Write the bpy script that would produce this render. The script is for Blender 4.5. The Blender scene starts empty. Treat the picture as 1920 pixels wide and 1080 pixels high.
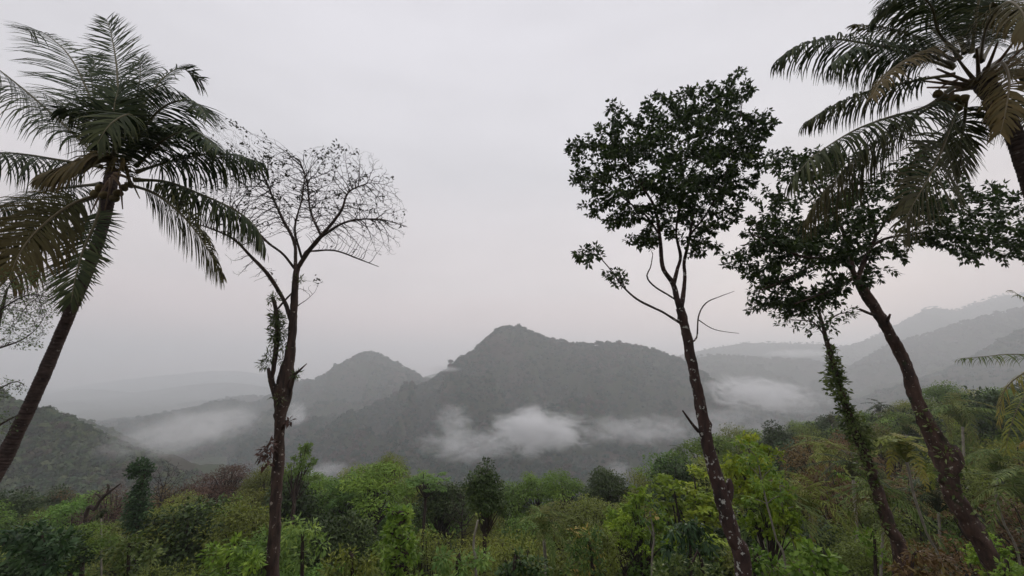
import bpy, math, random
import numpy as np
from mathutils import Vector

random.seed(7)
RNG = np.random.default_rng(11)
scene = bpy.context.scene
COL = scene.collection

# ------------------------------------------------------------------ camera
F_PX = 760.0                      # focal length in pixels of the 1920 wide photograph
PITCH = math.atan((700 - 540) / F_PX)
cam_data = bpy.data.cameras.new("camera")
cam = bpy.data.objects.new("camera", cam_data)
COL.objects.link(cam)
cam.location = (0, 0, 0)
cam.rotation_euler = (math.pi / 2 + PITCH, 0, 0)
cam_data.sensor_width = 36.0
cam_data.lens = F_PX / 1920 * 36.0
cam_data.clip_start = 0.1
cam_data.clip_end = 30000
scene.camera = cam

# ------------------------------------------------------------------ light
SUN_EL, SUN_AZ = math.radians(14), math.radians(38)     # low, behind the ridges, lost in the cloud
ZEN, HORI = 0.86, 0.66
world = bpy.data.worlds.new("World")
scene.world = world
world.use_nodes = True
wt = world.node_tree
wt.nodes.clear()


def wn(t, **kw):
    n = wt.nodes.new(t)
    for k, v in kw.items():
        setattr(n, k, v)
    return n


w_out = wn('ShaderNodeOutputWorld')
w_bg = wn('ShaderNodeBackground')
w_sky = wn('ShaderNodeTexSky', sky_type='NISHITA')
w_sky.sun_disc = False
w_sky.sun_elevation = SUN_EL
w_sky.sun_rotation = SUN_AZ
w_sky_s = wn('ShaderNodeVectorMath', operation='SCALE')
w_sky_s.inputs['Scale'].default_value = 0.10
w_tc = wn('ShaderNodeTexCoord')
w_sep = wn('ShaderNodeSeparateXYZ')
w_ramp = wn('ShaderNodeValToRGB')
# the cloud deck: grey lavender, pinkish low down, brighter towards the zenith as overcast is
cr = w_ramp.color_ramp
cr.elements[0].position = 0.0
cr.elements[0].color = (1.14, 0.80, 0.77, 1)
cr.elements[1].position = 1.0
cr.elements[1].color = (1.22, 1.22, 1.30, 1)
for p, c in ((0.10, (1.02, 0.79, 0.77, 1)), (0.20, (0.86, 0.77, 0.77, 1)), (0.45, (0.755, 0.74, 0.775, 1)), (0.72, (0.80, 0.785, 0.835, 1))):
    e = cr.elements.new(p)
    e.color = c
w_noise = wn('ShaderNodeTexNoise')
w_noise.inputs['Scale'].default_value = 2.2
w_noise.inputs['Detail'].default_value = 4
w_map = wn('ShaderNodeMapping')
w_map.inputs['Scale'].default_value = (1, 1, 3.5)
w_mr = wn('ShaderNodeMapRange')
w_mr.inputs['From Min'].default_value = 0.3
w_mr.inputs['From Max'].default_value = 0.7
w_mr.inputs['To Min'].default_value = 0.915
w_mr.inputs['To Max'].default_value = 1.05
w_mul = wn('ShaderNodeVectorMath', operation='SCALE')
w_mix = wn('ShaderNodeMix', data_type='RGBA')
w_mix.inputs['Factor'].default_value = 0.93
# side to side: the west of the sky (left) a little darker than the east
w_lr = wn('ShaderNodeMapRange')
w_lr.inputs['From Min'].default_value = -1
w_lr.inputs['From Max'].default_value = 0.5
w_lr.inputs['To Min'].default_value = 1.06
w_lr.inputs['To Max'].default_value = 1.0
w_mm = wn('ShaderNodeMath', operation='MULTIPLY')
L = wt.links.new
L(w_tc.outputs['Generated'], w_sep.inputs[0])
L(w_sep.outputs['Z'], w_ramp.inputs[0])
L(w_sep.outputs['X'], w_lr.inputs['Value'])
L(w_tc.outputs['Generated'], w_map.inputs['Vector'])
L(w_map.outputs[0], w_noise.inputs['Vector'])
L(w_noise.outputs[0], w_mr.inputs['Value'])
L(w_mr.outputs[0], w_mm.inputs[0])
L(w_lr.outputs[0], w_mm.inputs[1])
L(w_mm.outputs[0], w_mul.inputs['Scale'])
L(w_ramp.outputs[0], w_mul.inputs[0])
L(w_sky.outputs[0], w_sky_s.inputs[0])
L(w_sky_s.outputs[0], w_mix.inputs['A'])
L(w_mul.outputs[0], w_mix.inputs['B'])
L(w_mix.outputs['Result'], w_bg.inputs['Color'])
w_bg.inputs['Strength'].default_value = 1.0
L(w_bg.outputs[0], w_out.inputs['Surface'])
world.cycles.sampling_method = 'MANUAL'
world.cycles.sample_map_resolution = 256

sun_d = bpy.data.lights.new("sun", 'SUN')
sun_d.energy = 1.5
sun_d.angle = math.radians(40)
sun_d.color = (1.0, 0.90, 0.83)
sun = bpy.data.objects.new("sun", sun_d)
COL.objects.link(sun)
sdir = Vector((math.sin(SUN_AZ) * math.cos(SUN_EL), math.cos(SUN_AZ) * math.cos(SUN_EL), math.sin(SUN_EL)))
sun.rotation_euler = sdir.to_track_quat('Z', 'Y').to_euler()
sun.location = (0, 0, 60)

scene.view_settings.view_transform = 'Standard'
scene.view_settings.look = 'None'
scene.view_settings.gamma = 1.0
scene.view_settings.exposure = 0.03
scene.view_settings.use_curve_mapping = False
cy = scene.cycles
cy.use_denoising = True
cy.max_bounces = 7
cy.diffuse_bounces = 2
cy.glossy_bounces = 1
cy.transmission_bounces = 3
cy.transparent_max_bounces = 8
cy.volume_bounces = 5
cy.volume_max_steps = 256
cy.caustics_reflective = False
cy.caustics_refractive = False
cy.use_adaptive_sampling = True
cy.adaptive_threshold = 0.02

# ------------------------------------------------------------------ helpers
FWD = np.array([0, math.cos(PITCH), math.sin(PITCH)])
UPV = np.array([0, -math.sin(PITCH), math.cos(PITCH)])


def P(px, py, Y):
    """Point of the world that the pixel (px, py) of the photograph shows at the distance Y in front."""
    r = FWD + np.array([1.0, 0, 0]) * ((px - 960) / F_PX) + UPV * ((540 - py) / F_PX)
    return r * (Y / r[1])


def mpp(px, py, Y):
    """Metres per pixel there."""
    return float(P(px, py, Y) @ FWD) / F_PX


def rpp(px, py, Y):
    """Metres of thickness per pixel for a round stem: the wide lens stretches stems away from the middle."""
    return mpp(px, py, Y) * F_PX / math.hypot(F_PX, px - 960)


class Noise:
    """Smooth pseudo-noise: a sum of random sine waves."""
    def __init__(self, seed, octaves=3, n=6, base=1.0):
        r = np.random.default_rng(seed)
        self.k, self.ph, self.a = [], [], []
        for o in range(octaves):
            d = r.normal(size=(n, 3))
            d /= np.linalg.norm(d, axis=1)[:, None]
            self.k.append(d * base * (2.1 ** o) * r.uniform(0.7, 1.3, (n, 1)) * 2 * math.pi)
            self.ph.append(r.uniform(0, 6.28, n))
            self.a.append(np.full(n, 0.5 ** o / math.sqrt(n)))
        self.k = np.vstack(self.k)
        self.ph = np.concatenate(self.ph)
        self.a = np.concatenate(self.a)

    def __call__(self, p):
        return (np.sin(p @ self.k.T + self.ph) * self.a).sum(1)


def mesh_np(name, V, quads=None, tris=None, attrs=None, smooth=False):
    me = bpy.data.meshes.new(name)
    V = np.asarray(V, dtype=np.float32)
    nq = 0 if quads is None else len(quads)
    nt = 0 if tris is None else len(tris)
    loops = []
    if nq:
        loops.append(np.asarray(quads, dtype=np.int32).ravel())
    if nt:
        loops.append(np.asarray(tris, dtype=np.int32).ravel())
    loops = np.concatenate(loops)
    me.vertices.add(len(V))
    me.vertices.foreach_set('co', V.ravel())
    me.loops.add(len(loops))
    me.loops.foreach_set('vertex_index', loops)
    me.polygons.add(nq + nt)
    starts = np.concatenate([np.arange(nq) * 4, nq * 4 + np.arange(nt) * 3]).astype(np.int32)
    me.polygons.foreach_set('loop_start', starts)
    if smooth:
        me.polygons.foreach_set('use_smooth', np.ones(nq + nt, dtype=bool))
    for k, a in (attrs or {}).items():
        at = me.attributes.new(k, 'FLOAT', 'POINT')
        at.data.foreach_set('value', np.asarray(a, dtype=np.float32))
    me.update(calc_edges=True)
    return me


def link(name, me, mat=None, parent=None, kind=None, label=None, loc=None):
    o = bpy.data.objects.new(name, me)
    COL.objects.link(o)
    if mat is not None and me is not None and len(me.materials) == 0:
        me.materials.append(mat)
    if parent is not None:
        o.parent = parent
        if loc is None:
            o.location = -Vector(parent.location) if me is not None else (0, 0, 0)
    if loc is not None:
        o.location = loc
    if kind:
        o['kind'] = kind
    if label:
        o['label'] = label
    return o


def thing(name, label, cat, loc, group=None):
    o = bpy.data.objects.new(name, None)
    o.empty_display_size = 0.3
    COL.objects.link(o)
    o.location = Vector([float(c) for c in loc])
    o['label'] = label
    o['category'] = cat
    if group:
        o['group'] = group
    return o


# ------------------------------------------------------------------ materials
def new_mat(name):
    m = bpy.data.materials.new(name)
    m.use_nodes = True
    m.node_tree.nodes.clear()
    return m


def leaf_mat(name, stops, transl=0.25, rough=0.55, spec=0.3, tip=None, obj_var=0.0, tcol=None):
    """Leaves: colour picked per leaf from the attribute rnd (and per tree), thin and partly translucent."""
    m = new_mat(name)
    nt = m.node_tree
    N, LK = nt.nodes.new, nt.links.new
    at = N('ShaderNodeAttribute')
    at.attribute_name = 'rnd'
    ramp = N('ShaderNodeValToRGB')
    ramp.color_ramp.elements[0].position = stops[0][0]
    ramp.color_ramp.elements[0].color = (*stops[0][1], 1)
    ramp.color_ramp.elements[1].position = stops[-1][0]
    ramp.color_ramp.elements[1].color = (*stops[-1][1], 1)
    for p, c in stops[1:-1]:
        ramp.color_ramp.elements.new(p).color = (*c, 1)
    LK(at.outputs['Fac'], ramp.inputs[0])
    col = ramp.outputs[0]
    if tip is not None:
        at2 = N('ShaderNodeAttribute')
        at2.attribute_name = 'tip'
        mx = N('ShaderNodeMix')
        mx.data_type = 'RGBA'
        LK(at2.outputs['Fac'], mx.inputs['Factor'])
        LK(col, mx.inputs['A'])
        mx.inputs['B'].default_value = (*tip, 1)
        col = mx.outputs['Result']
    if obj_var > 0:
        oi = N('ShaderNodeObjectInfo')
        hs = N('ShaderNodeHueSaturation')
        mr = N('ShaderNodeMapRange')
        mr.inputs['To Min'].default_value = 1 - obj_var
        mr.inputs['To Max'].default_value = 1 + obj_var
        mh = N('ShaderNodeMapRange')
        mh.inputs['To Min'].default_value = 0.485
        mh.inputs['To Max'].default_value = 0.515
        LK(oi.outputs['Random'], mr.inputs['Value'])
        mu = N('ShaderNodeMath')
        mu.operation = 'MULTIPLY'
        mu.inputs[1].default_value = 7.31
        fr = N('ShaderNodeMath')
        fr.operation = 'FRACT'
        LK(oi.outputs['Random'], mu.inputs[0])
        LK(mu.outputs[0], fr.inputs[0])
        LK(fr.outputs[0], mh.inputs['Value'])
        LK(mr.outputs[0], hs.inputs['Value'])
        LK(mh.outputs[0], hs.inputs['Hue'])
        LK(col, hs.inputs['Color'])
        col = hs.outputs[0]
    bs = N('ShaderNodeBsdfPrincipled')
    bs.inputs['Roughness'].default_value = rough
    bs.inputs['Specular IOR Level'].default_value = spec
    LK(col, bs.inputs['Base Color'])
    tr = N('ShaderNodeBsdfTranslucent')
    if tcol is None:
        LK(col, tr.inputs['Color'])
    else:
        tr.inputs['Color'].default_value = (*tcol, 1)
    mix = N('ShaderNodeMixShader')
    mix.inputs[0].default_value = transl
    LK(bs.outputs[0], mix.inputs[1])
    LK(tr.outputs[0], mix.inputs[2])
    out = N('ShaderNodeOutputMaterial')
    LK(mix.outputs[0], out.inputs['Surface'])
    return m


def bark_mat(name, c1, c2, scale=6.0, stretch=0.35, patch=None, patch_cut=0.62, patch_scale=5.0, bump=0.6, rough=0.85, moss=None, moss_cut=0.6):
    m = new_mat(name)
    nt = m.node_tree
    N, LK = nt.nodes.new, nt.links.new
    tc = N('ShaderNodeTexCoord')
    mp = N('ShaderNodeMapping')
    mp.inputs['Scale'].default_value = (1, 1, stretch)
    LK(tc.outputs['Object'], mp.inputs['Vector'])
    no = N('ShaderNodeTexNoise')
    no.inputs['Scale'].default_value = scale
    no.inputs['Detail'].default_value = 8
    no.inputs['Roughness'].default_value = 0.65
    LK(mp.outputs[0], no.inputs['Vector'])
    rp = N('ShaderNodeValToRGB')
    rp.color_ramp.elements[0].position = 0.32
    rp.color_ramp.elements[0].color = (*c1, 1)
    rp.color_ramp.elements[1].position = 0.68
    rp.color_ramp.elements[1].color = (*c2, 1)
    LK(no.outputs[0], rp.inputs[0])
    col = rp.outputs[0]
    for pc, cut, sc, sm in ((moss, moss_cut, 2.0, 0.08), (patch, patch_cut, patch_scale, 0.03)):
        if pc is None:
            continue
        n2 = N('ShaderNodeTexNoise')
        n2.inputs['Scale'].default_value = sc
        n2.inputs['Detail'].default_value = 5
        n2.inputs['Roughness'].default_value = 0.6
        LK(tc.outputs['Object'], n2.inputs['Vector'])
        r2 = N('ShaderNodeMapRange')
        r2.inputs['From Min'].default_value = cut
        r2.inputs['From Max'].default_value = cut + sm
        LK(n2.outputs[0], r2.inputs['Value'])
        mx = N('ShaderNodeMix')
        mx.data_type = 'RGBA'
        LK(r2.outputs[0], mx.inputs['Factor'])
        LK(col, mx.inputs['A'])
        mx.inputs['B'].default_value = (*pc, 1)
        col = mx.outputs['Result']
    bs = N('ShaderNodeBsdfPrincipled')
    bs.inputs['Roughness'].default_value = rough
    bs.inputs['Specular IOR Level'].default_value = 0.25
    LK(col, bs.inputs['Base Color'])
    bu = N('ShaderNodeBump')
    bu.inputs['Strength'].default_value = bump
    bu.inputs['Distance'].default_value = 0.05
    LK(no.outputs[0], bu.inputs['Height'])
    LK(bu.outputs[0], bs.inputs['Normal'])
    out = N('ShaderNodeOutputMaterial')
    LK(bs.outputs[0], out.inputs['Surface'])
    return m


def land_mat(name, cols, scale=0.01, detail=8):
    m = new_mat(name)
    nt = m.node_tree
    N, LK = nt.nodes.new, nt.links.new
    tc = N('ShaderNodeTexCoord')
    no = N('ShaderNodeTexNoise')
    no.inputs['Scale'].default_value = scale
    no.inputs['Detail'].default_value = detail
    no.inputs['Roughness'].default_value = 0.6
    LK(tc.outputs['Object'], no.inputs['Vector'])
    rp = N('ShaderNodeValToRGB')
    n = len(cols)
    rp.color_ramp.elements[0].position = 0.36
    rp.color_ramp.elements[0].color = (*cols[0], 1)
    rp.color_ramp.elements[1].position = 0.64
    rp.color_ramp.elements[1].color = (*cols[-1], 1)
    for i, c in enumerate(cols[1:-1]):
        rp.color_ramp.elements.new(0.36 + 0.28 * (i + 1) / (n - 1)).color = (*c, 1)
    LK(no.outputs[0], rp.inputs[0])
    bs = N('ShaderNodeBsdfPrincipled')
    bs.inputs['Roughness'].default_value = 0.95
    bs.inputs['Specular IOR Level'].default_value = 0.1
    LK(rp.outputs[0], bs.inputs['Base Color'])
    n2 = N('ShaderNodeTexNoise')
    n2.inputs['Scale'].default_value = scale * 9
    n2.inputs['Detail'].default_value = 6
    LK(tc.outputs['Object'], n2.inputs['Vector'])
    bu = N('ShaderNodeBump')
    bu.inputs['Strength'].default_value = 0.5
    bu.inputs['Distance'].default_value = 0.15 / scale * 0.1
    LK(n2.outputs[0], bu.inputs['Height'])
    LK(bu.outputs[0], bs.inputs['Normal'])
    out = N('ShaderNodeOutputMaterial')
    LK(bs.outputs[0], out.inputs['Surface'])
    return m


def forest_mat(name, cols, scale=0.006, transl=0.0, seed=0.0):
    """Far forest crowns: colour drifts over the slope (stands of different trees) and from crown to crown."""
    m = new_mat(name)
    nt = m.node_tree
    N, LK = nt.nodes.new, nt.links.new
    ge = N('ShaderNodeNewGeometry')
    mp = N('ShaderNodeMapping')
    mp.inputs['Location'].default_value = (seed, seed * 2, 0)
    no = N('ShaderNodeTexNoise')
    no.inputs['Scale'].default_value = scale
    no.inputs['Detail'].default_value = 4
    LK(ge.outputs['Position'], mp.inputs['Vector'])
    LK(mp.outputs[0], no.inputs['Vector'])
    oi = N('ShaderNodeObjectInfo')
    mr = N('ShaderNodeMapRange')
    mr.inputs['To Min'].default_value = -0.13
    mr.inputs['To Max'].default_value = 0.13
    LK(oi.outputs['Random'], mr.inputs['Value'])
    ad = N('ShaderNodeMath')
    ad.operation = 'ADD'
    LK(no.outputs[0], ad.inputs[0])
    LK(mr.outputs[0], ad.inputs[1])
    rp = N('ShaderNodeValToRGB')
    n = len(cols)
    rp.color_ramp.elements[0].position = 0.34
    rp.color_ramp.elements[0].color = (*cols[0], 1)
    rp.color_ramp.elements[1].position = 0.66
    rp.color_ramp.elements[1].color = (*cols[-1], 1)
    for i, c in enumerate(cols[1:-1]):
        rp.color_ramp.elements.new(0.34 + 0.32 * (i + 1) / (n - 1)).color = (*c, 1)
    LK(ad.outputs[0], rp.inputs[0])
    bs = N('ShaderNodeBsdfPrincipled')
    bs.inputs['Roughness'].default_value = 0.8
    bs.inputs['Specular IOR Level'].default_value = 0.15
    LK(rp.outputs[0], bs.inputs['Base Color'])
    out = N('ShaderNodeOutputMaterial')
    LK(bs.outputs[0], out.inputs['Surface'])
    return m


# ------------------------------------------------------------------ ground
N_GROUND = Noise(3, 3, 7, base=1 / 90)
N_SMALL = Noise(5, 2, 7, base=1 / 14)
VALLEY = -225.0


def sstep(a, b, x):
    t = np.clip((x - a) / (b - a), 0, 1)
    return t * t * (3 - 2 * t)


def ground_z(x, y):
    """Height of the ground: a steep bank under the camera, a wooded shelf, then the drop into the valley."""
    x = np.asarray(x, dtype=float)
    y = np.asarray(y, dtype=float)
    yy = np.maximum(y, 0)
    right = sstep(0.15, 0.75, x / (np.abs(y) + 12))
    k = 0.14 * (1 - right) - 0.01 * right
    z = -4.2 - 15.5 * (1 - np.exp(-yy / 12)) - k * yy
    edge = 82 + 34 * right
    drop = np.maximum(yy - edge, 0)
    z = z - (0.62 * drop * sstep(0, 60, drop))
    z = np.where(y < 0, -4.2 - 0.05 * y, z)
    # behind and far to the sides the hill the viewer stands on
    back = sstep(0, 300, -y) * 30
    z = z + back
    pts = np.stack([x, y, np.zeros_like(x)], -1)
    z = z + N_SMALL(pts.reshape(-1, 3)).reshape(x.shape) * 0.5 * sstep(2, 10, np.hypot(x, y))
    far = sstep(200, 900, np.hypot(x, y))
    z = np.maximum(z, VALLEY + 0.12 * (z - VALLEY))
    z = z + N_GROUND(pts.reshape(-1, 3) * 0.25).reshape(x.shape) * 14 * far
    return z


nr, na = 150, 220
rad = np.concatenate([[0.0], np.geomspace(1.2, 9000, nr - 1)])
ang = np.linspace(0, 2 * math.pi, na, endpoint=False)
RR, AA = np.meshgrid(rad, ang, indexing='ij')
GX, GY = RR * np.sin(AA), RR * np.cos(AA)
GZ = ground_z(GX, GY)
V = np.stack([GX, GY, GZ], -1).reshape(-1, 3)
ii, jj = np.meshgrid(np.arange(nr - 1), np.arange(na), indexing='ij')
q = np.stack([ii * na + jj, ii * na + (jj + 1) % na, (ii + 1) * na + (jj + 1) % na, (ii + 1) * na + jj], -1).reshape(-1, 4)
M_ground = land_mat('forest_floor', [(0.035, 0.028, 0.018), (0.045, 0.05, 0.022), (0.06, 0.045, 0.028)], scale=0.05)
ground = link('ground', mesh_np('ground', V, quads=q, smooth=True), M_ground, kind='structure')


# ------------------------------------------------------------------ mountains
def instance_forest(name, pts, scales, protos, mat, kind='stuff', tilt=0.0):
    """A far wood that reads as one mass: crowns instanced on points by geometry nodes, one object."""
    n = len(pts)
    me = bpy.data.meshes.new(name)
    me.vertices.add(n)
    me.vertices.foreach_set('co', np.asarray(pts, dtype=np.float32).ravel())
    r = np.random.default_rng(n)
    for k, a in (('sc', scales), ('rot', r.uniform(0, 6.28, n))):
        at = me.attributes.new(k, 'FLOAT', 'POINT')
        at.data.foreach_set('value', np.asarray(a, dtype=np.float32))
    ai = me.attributes.new('pick', 'INT', 'POINT')
    ai.data.foreach_set('value', r.integers(0, len(protos), n).astype(np.int32))
    o = link(name, me, None, kind=kind)
    ng = bpy.data.node_groups.new(name + '_scatter', 'GeometryNodeTree')
    ng.interface.new_socket('Geometry', in_out='INPUT', socket_type='NodeSocketGeometry')
    ng.interface.new_socket('Geometry', in_out='OUTPUT', socket_type='NodeSocketGeometry')
    N, LK = ng.nodes.new, ng.links.new
    gi, go = N('NodeGroupInput'), N('NodeGroupOutput')
    gg = N('GeometryNodeGeometryToInstance')
    for p in reversed(protos):
        oi = N('GeometryNodeObjectInfo')
        oi.inputs['Object'].default_value = p
        LK(oi.outputs['Geometry'], gg.inputs[0])
    a_s, a_r, a_p = (N('GeometryNodeInputNamedAttribute') for _ in range(3))
    a_s.data_type = 'FLOAT'
    a_s.inputs['Name'].default_value = 'sc'
    a_r.data_type = 'FLOAT'
    a_r.inputs['Name'].default_value = 'rot'
    a_p.data_type = 'INT'
    a_p.inputs['Name'].default_value = 'pick'
    iop = N('GeometryNodeInstanceOnPoints')
    iop.inputs['Pick Instance'].default_value = True
    cx = N('ShaderNodeCombineXYZ')
    LK(a_r.outputs[0], cx.inputs['Z'])
    rot = N('FunctionNodeEulerToRotation')
    LK(cx.outputs[0], rot.inputs[0])
    LK(gi.outputs[0], iop.inputs['Points'])
    LK(gg.outputs[0], iop.inputs['Instance'])
    LK(a_p.outputs[0], iop.inputs['Instance Index'])
    LK(rot.outputs[0], iop.inputs['Rotation'])
    LK(a_s.outputs[0], iop.inputs['Scale'])
    sm = N('GeometryNodeSetMaterial')
    sm.inputs['Material'].default_value = mat
    LK(iop.outputs[0], sm.inputs['Geometry'])
    LK(sm.outputs[0], go.inputs[0])
    md = o.modifiers.new('scatter', 'NODES')
    md.node_group = ng
    me.materials.append(mat)
    return o


def leaf_quads(pos, dirs, nrm, length, width, rnd, fold=0.0, pointy=0.4):
    """Each leaf a folded pointed blade of four triangles.  All arrays over leaves."""
    n = len(pos)
    side = np.cross(nrm, dirs)
    side /= np.linalg.norm(side, axis=1)[:, None] + 1e-9
    up = np.cross(dirs, side)
    Ln, W = length[:, None], width[:, None]
    v0 = pos
    v1 = pos + dirs * Ln * pointy + side * W * 0.5 + up * W * fold
    v2 = pos + dirs * Ln * pointy - side * W * 0.5 + up * W * fold
    v3 = pos + dirs * Ln - up * Ln * 0.12
    vm = pos + dirs * Ln * 0.5
    V = np.stack([v0, v1, v3, v2, vm], 1).reshape(-1, 3)
    b = (np.arange(n) * 5)[:, None]
    T = np.concatenate([b + [0, 1, 4], b + [1, 2, 4], b + [2, 3, 4], b + [3, 0, 4]])
    return V, T, np.repeat(rnd, 5)


def leaf_simple(pos, dirs, nrm, length, width, rnd):
    """Two-triangle leaf for mid distances."""
    n = len(pos)
    side = np.cross(nrm, dirs)
    side /= np.linalg.norm(side, axis=1)[:, None] + 1e-9
    up = np.cross(dirs, side)
    Ln, W = length[:, None], width[:, None]
    V = np.stack([pos, pos + dirs * Ln * 0.45 + side * W * 0.5 + up * W * 0.18, pos + dirs * Ln, pos + dirs * Ln * 0.45 - side * W * 0.5 + up * W * 0.18], 1).reshape(-1, 3)
    b = (np.arange(n) * 4)[:, None]
    T = np.concatenate([b + [0, 1, 2], b + [0, 2, 3]])
    return V, T, np.repeat(rnd, 4)


def unit(v):
    return v / (np.linalg.norm(v, axis=-1, keepdims=True) + 1e-9)


from mathutils.bvhtree import BVHTree
BVHS = []


def hit_Y(px, py):
    """How far in front the first slope lies that the pixel shows."""
    r = Vector(P(px, py, 1.0))
    d = [b.ray_cast(Vector((0, 0, 0)), r) for b in BVHS]
    return min([h[0].y for h in d if h[0] is not None] + [9000.0])


def crown_blob(seed, n=110, elong=1.0):
    """Small far crown (about 1 m across, to be scaled): leaf clumps on a lumpy dome."""
    r = np.random.default_rng(seed)
    d = unit(r.normal(size=(n, 3)))
    d[:, 2] = np.abs(d[:, 2]) * 1.1 - 0.25
    d = unit(d)
    nz = Noise(seed + 9, 2, 5, base=0.5)
    rr = (0.42 + 0.16 * nz(d * 1.2)) * r.uniform(0.72, 1.05, n)
    pos = d * rr[:, None] * np.array([1, 1, 0.85 * elong]) + np.array([0, 0, 0.3 * elong])
    nrm = unit(d + r.normal(size=(n, 3)) * 0.35)
    dr = unit(np.cross(nrm, r.normal(size=(n, 3))))
    V, T, rn = leaf_simple(pos - dr * 0.14, dr, nrm, r.uniform(0.26, 0.4, n), r.uniform(0.22, 0.34, n), r.random(n))
    return mesh_np('far_crown', V, tris=T, attrs={'rnd': rn})


FAR_PROTOS = []
for s in range(4):
    FAR_PROTOS.append(bpy.data.objects.new('far_crown', crown_blob(40 + s, 70, 1.0 + 0.25 * (s % 2))))


def catmull(pts, n_per=8):
    pts = np.asarray(pts, float)
    P0 = np.vstack([2 * pts[0] - pts[1], pts, 2 * pts[-1] - pts[-2]])
    out = []
    for i in range(len(pts) - 1):
        a, b, c, d = P0[i], P0[i + 1], P0[i + 2], P0[i + 3]
        t = np.linspace(0, 1, n_per, endpoint=False)[:, None]
        out.append(0.5 * ((2 * b) + (-a + c) * t + (2 * a - 5 * b + 4 * c - d) * t * t + (-a + 3 * b - 3 * c + d) * t ** 3))
    out.append(pts[-1][None])
    return np.vstack(out)


def mountain(name, crest_px, base=-245.0, slope=0.85, res=14.0, reach=600.0, spur=38.0, spur_len=170.0, seed=1, mat=None, fmat=None, n_tree=6000, tree=(8, 13), kind_name='hill', front=1.0, crest_trees=0, concave=1.0):
    pts = np.array([P(px, py, d) for px, py, d in crest_px])
    line = catmull(pts, 10)
    # leave room for the trees that stand on the crest
    line[:, 2] -= tree[1] * 0.62
    x0, x1 = line[:, 0].min() - reach * 0.6, line[:, 0].max() + reach * 0.6
    y0, y1 = line[:, 1].min() - reach * front, line[:, 1].max() + reach * 0.8
    xs = np.arange(x0, x1 + res, res)
    ys = np.arange(y0, y1 + res, res)
    X, Y = np.meshgrid(xs, ys, indexing='ij')
    q2 = np.stack([X, Y], -1).reshape(-1, 2)
    A, B = line[:-1], line[1:]
    best = np.full(len(q2), 1e9)
    zc = np.full(len(q2), -1e9)
    for a, b in zip(A, B):
        ab = (b - a)[:2]
        t = np.clip(((q2 - a[:2]) @ ab) / (ab @ ab + 1e-9), 0, 1)
        dd = ((q2 - a[:2] - t[:, None] * ab) ** 2).sum(1)
        # widest shoulder wins: compare the heights they give rather than the bare distance
        d1 = np.sqrt(dd)
        z1 = a[2] + t * (b[2] - a[2])
        H = z1 - base
        h1 = z1 - H * (1 - np.exp(-d1 * slope / np.maximum(H, 1)))
        zc = np.maximum(h1, zc)
        best = np.minimum(best, d1)
    n3 = np.stack([q2[:, 0], q2[:, 1] * 0.55, np.zeros(len(q2))], -1)
    nz = Noise(seed, 4, 7, base=1 / spur_len / 2.2)
    v = nz(n3)
    ridged = 0.55 - np.abs(v) * 1.3
    z = zc + spur * ridged * sstep(12, 190, best) * np.clip((zc - base) / 120, 0.15, 1.3)
    fine = Noise(seed + 50, 2, 7, base=1 / 38)
    z += fine(n3) * 3.0 * sstep(5, 60, best)
    V = np.stack([q2[:, 0], q2[:, 1], z], -1)
    nx, ny = len(xs), len(ys)
    i, j = np.meshgrid(np.arange(nx - 1), np.arange(ny - 1), indexing='ij')
    q = np.stack([i * ny + j, (i + 1) * ny + j, (i + 1) * ny + j + 1, i * ny + j + 1], -1).reshape(-1, 4)
    o = link(kind_name, mesh_np(name, V, quads=q, smooth=True), mat, kind='structure')
    BVHS.append(BVHTree.FromPolygons(V.tolist(), q.tolist()))
    # trees over the side that faces the valley of the viewer
    if n_tree:
        r = np.random.default_rng(seed + 100)
        m = n_tree * 3
        rx, ry = r.uniform(x0, x1, m), r.uniform(y0, y1, m)
        fi = np.clip((rx - x0) / res, 0, nx - 1.001)
        fj = np.clip((ry - y0) / res, 0, ny - 1.001)
        Z = z.reshape(nx, ny)
        ia, ja = fi.astype(int), fj.astype(int)
        u, w = fi - ia, fj - ja
        rz = (Z[ia, ja] * (1 - u) * (1 - w) + Z[ia + 1, ja] * u * (1 - w) + Z[ia, ja + 1] * (1 - u) * w + Z[ia + 1, ja + 1] * u * w)
        cy_ = np.interp(rx, line[:, 0], line[:, 1]) if line[-1, 0] > line[0, 0] else np.full(m, y1)
        keep = (rz > VALLEY + 2) & (ry < cy_ + 45)
        px = 960 + F_PX * rx / (ry * math.cos(PITCH) + rz * math.sin(PITCH))
        keep &= (px > -120) & (px < 2040)
        idx = np.nonzero(keep)[0][:n_tree]
        pp = np.stack([rx, ry, rz], -1)[idx]
        sc = r.uniform(tree[0], tree[1], len(idx)) * r.uniform(0.75, 1.15, len(idx))
        if crest_trees:
            k = r.integers(0, len(line) - 1, crest_trees)
            t = r.random(crest_trees)[:, None]
            cp = line[k] * (1 - t) + line[k + 1] * t
            cp[:, 1] += r.uniform(-9, 9, crest_trees)
            pp = np.vstack([pp, cp - [0, 0, 1.5]])
            sc = np.concatenate([sc, r.uniform(tree[0] * 0.45, tree[1] * 0.95, crest_trees) * r.choice([.7, 1, 1, 1.35], crest_trees)])
        pp[:, 2] -= sc * 0.10
        instance_forest('forest', pp, sc, FAR_PROTOS, fmat)
    return o


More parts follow.
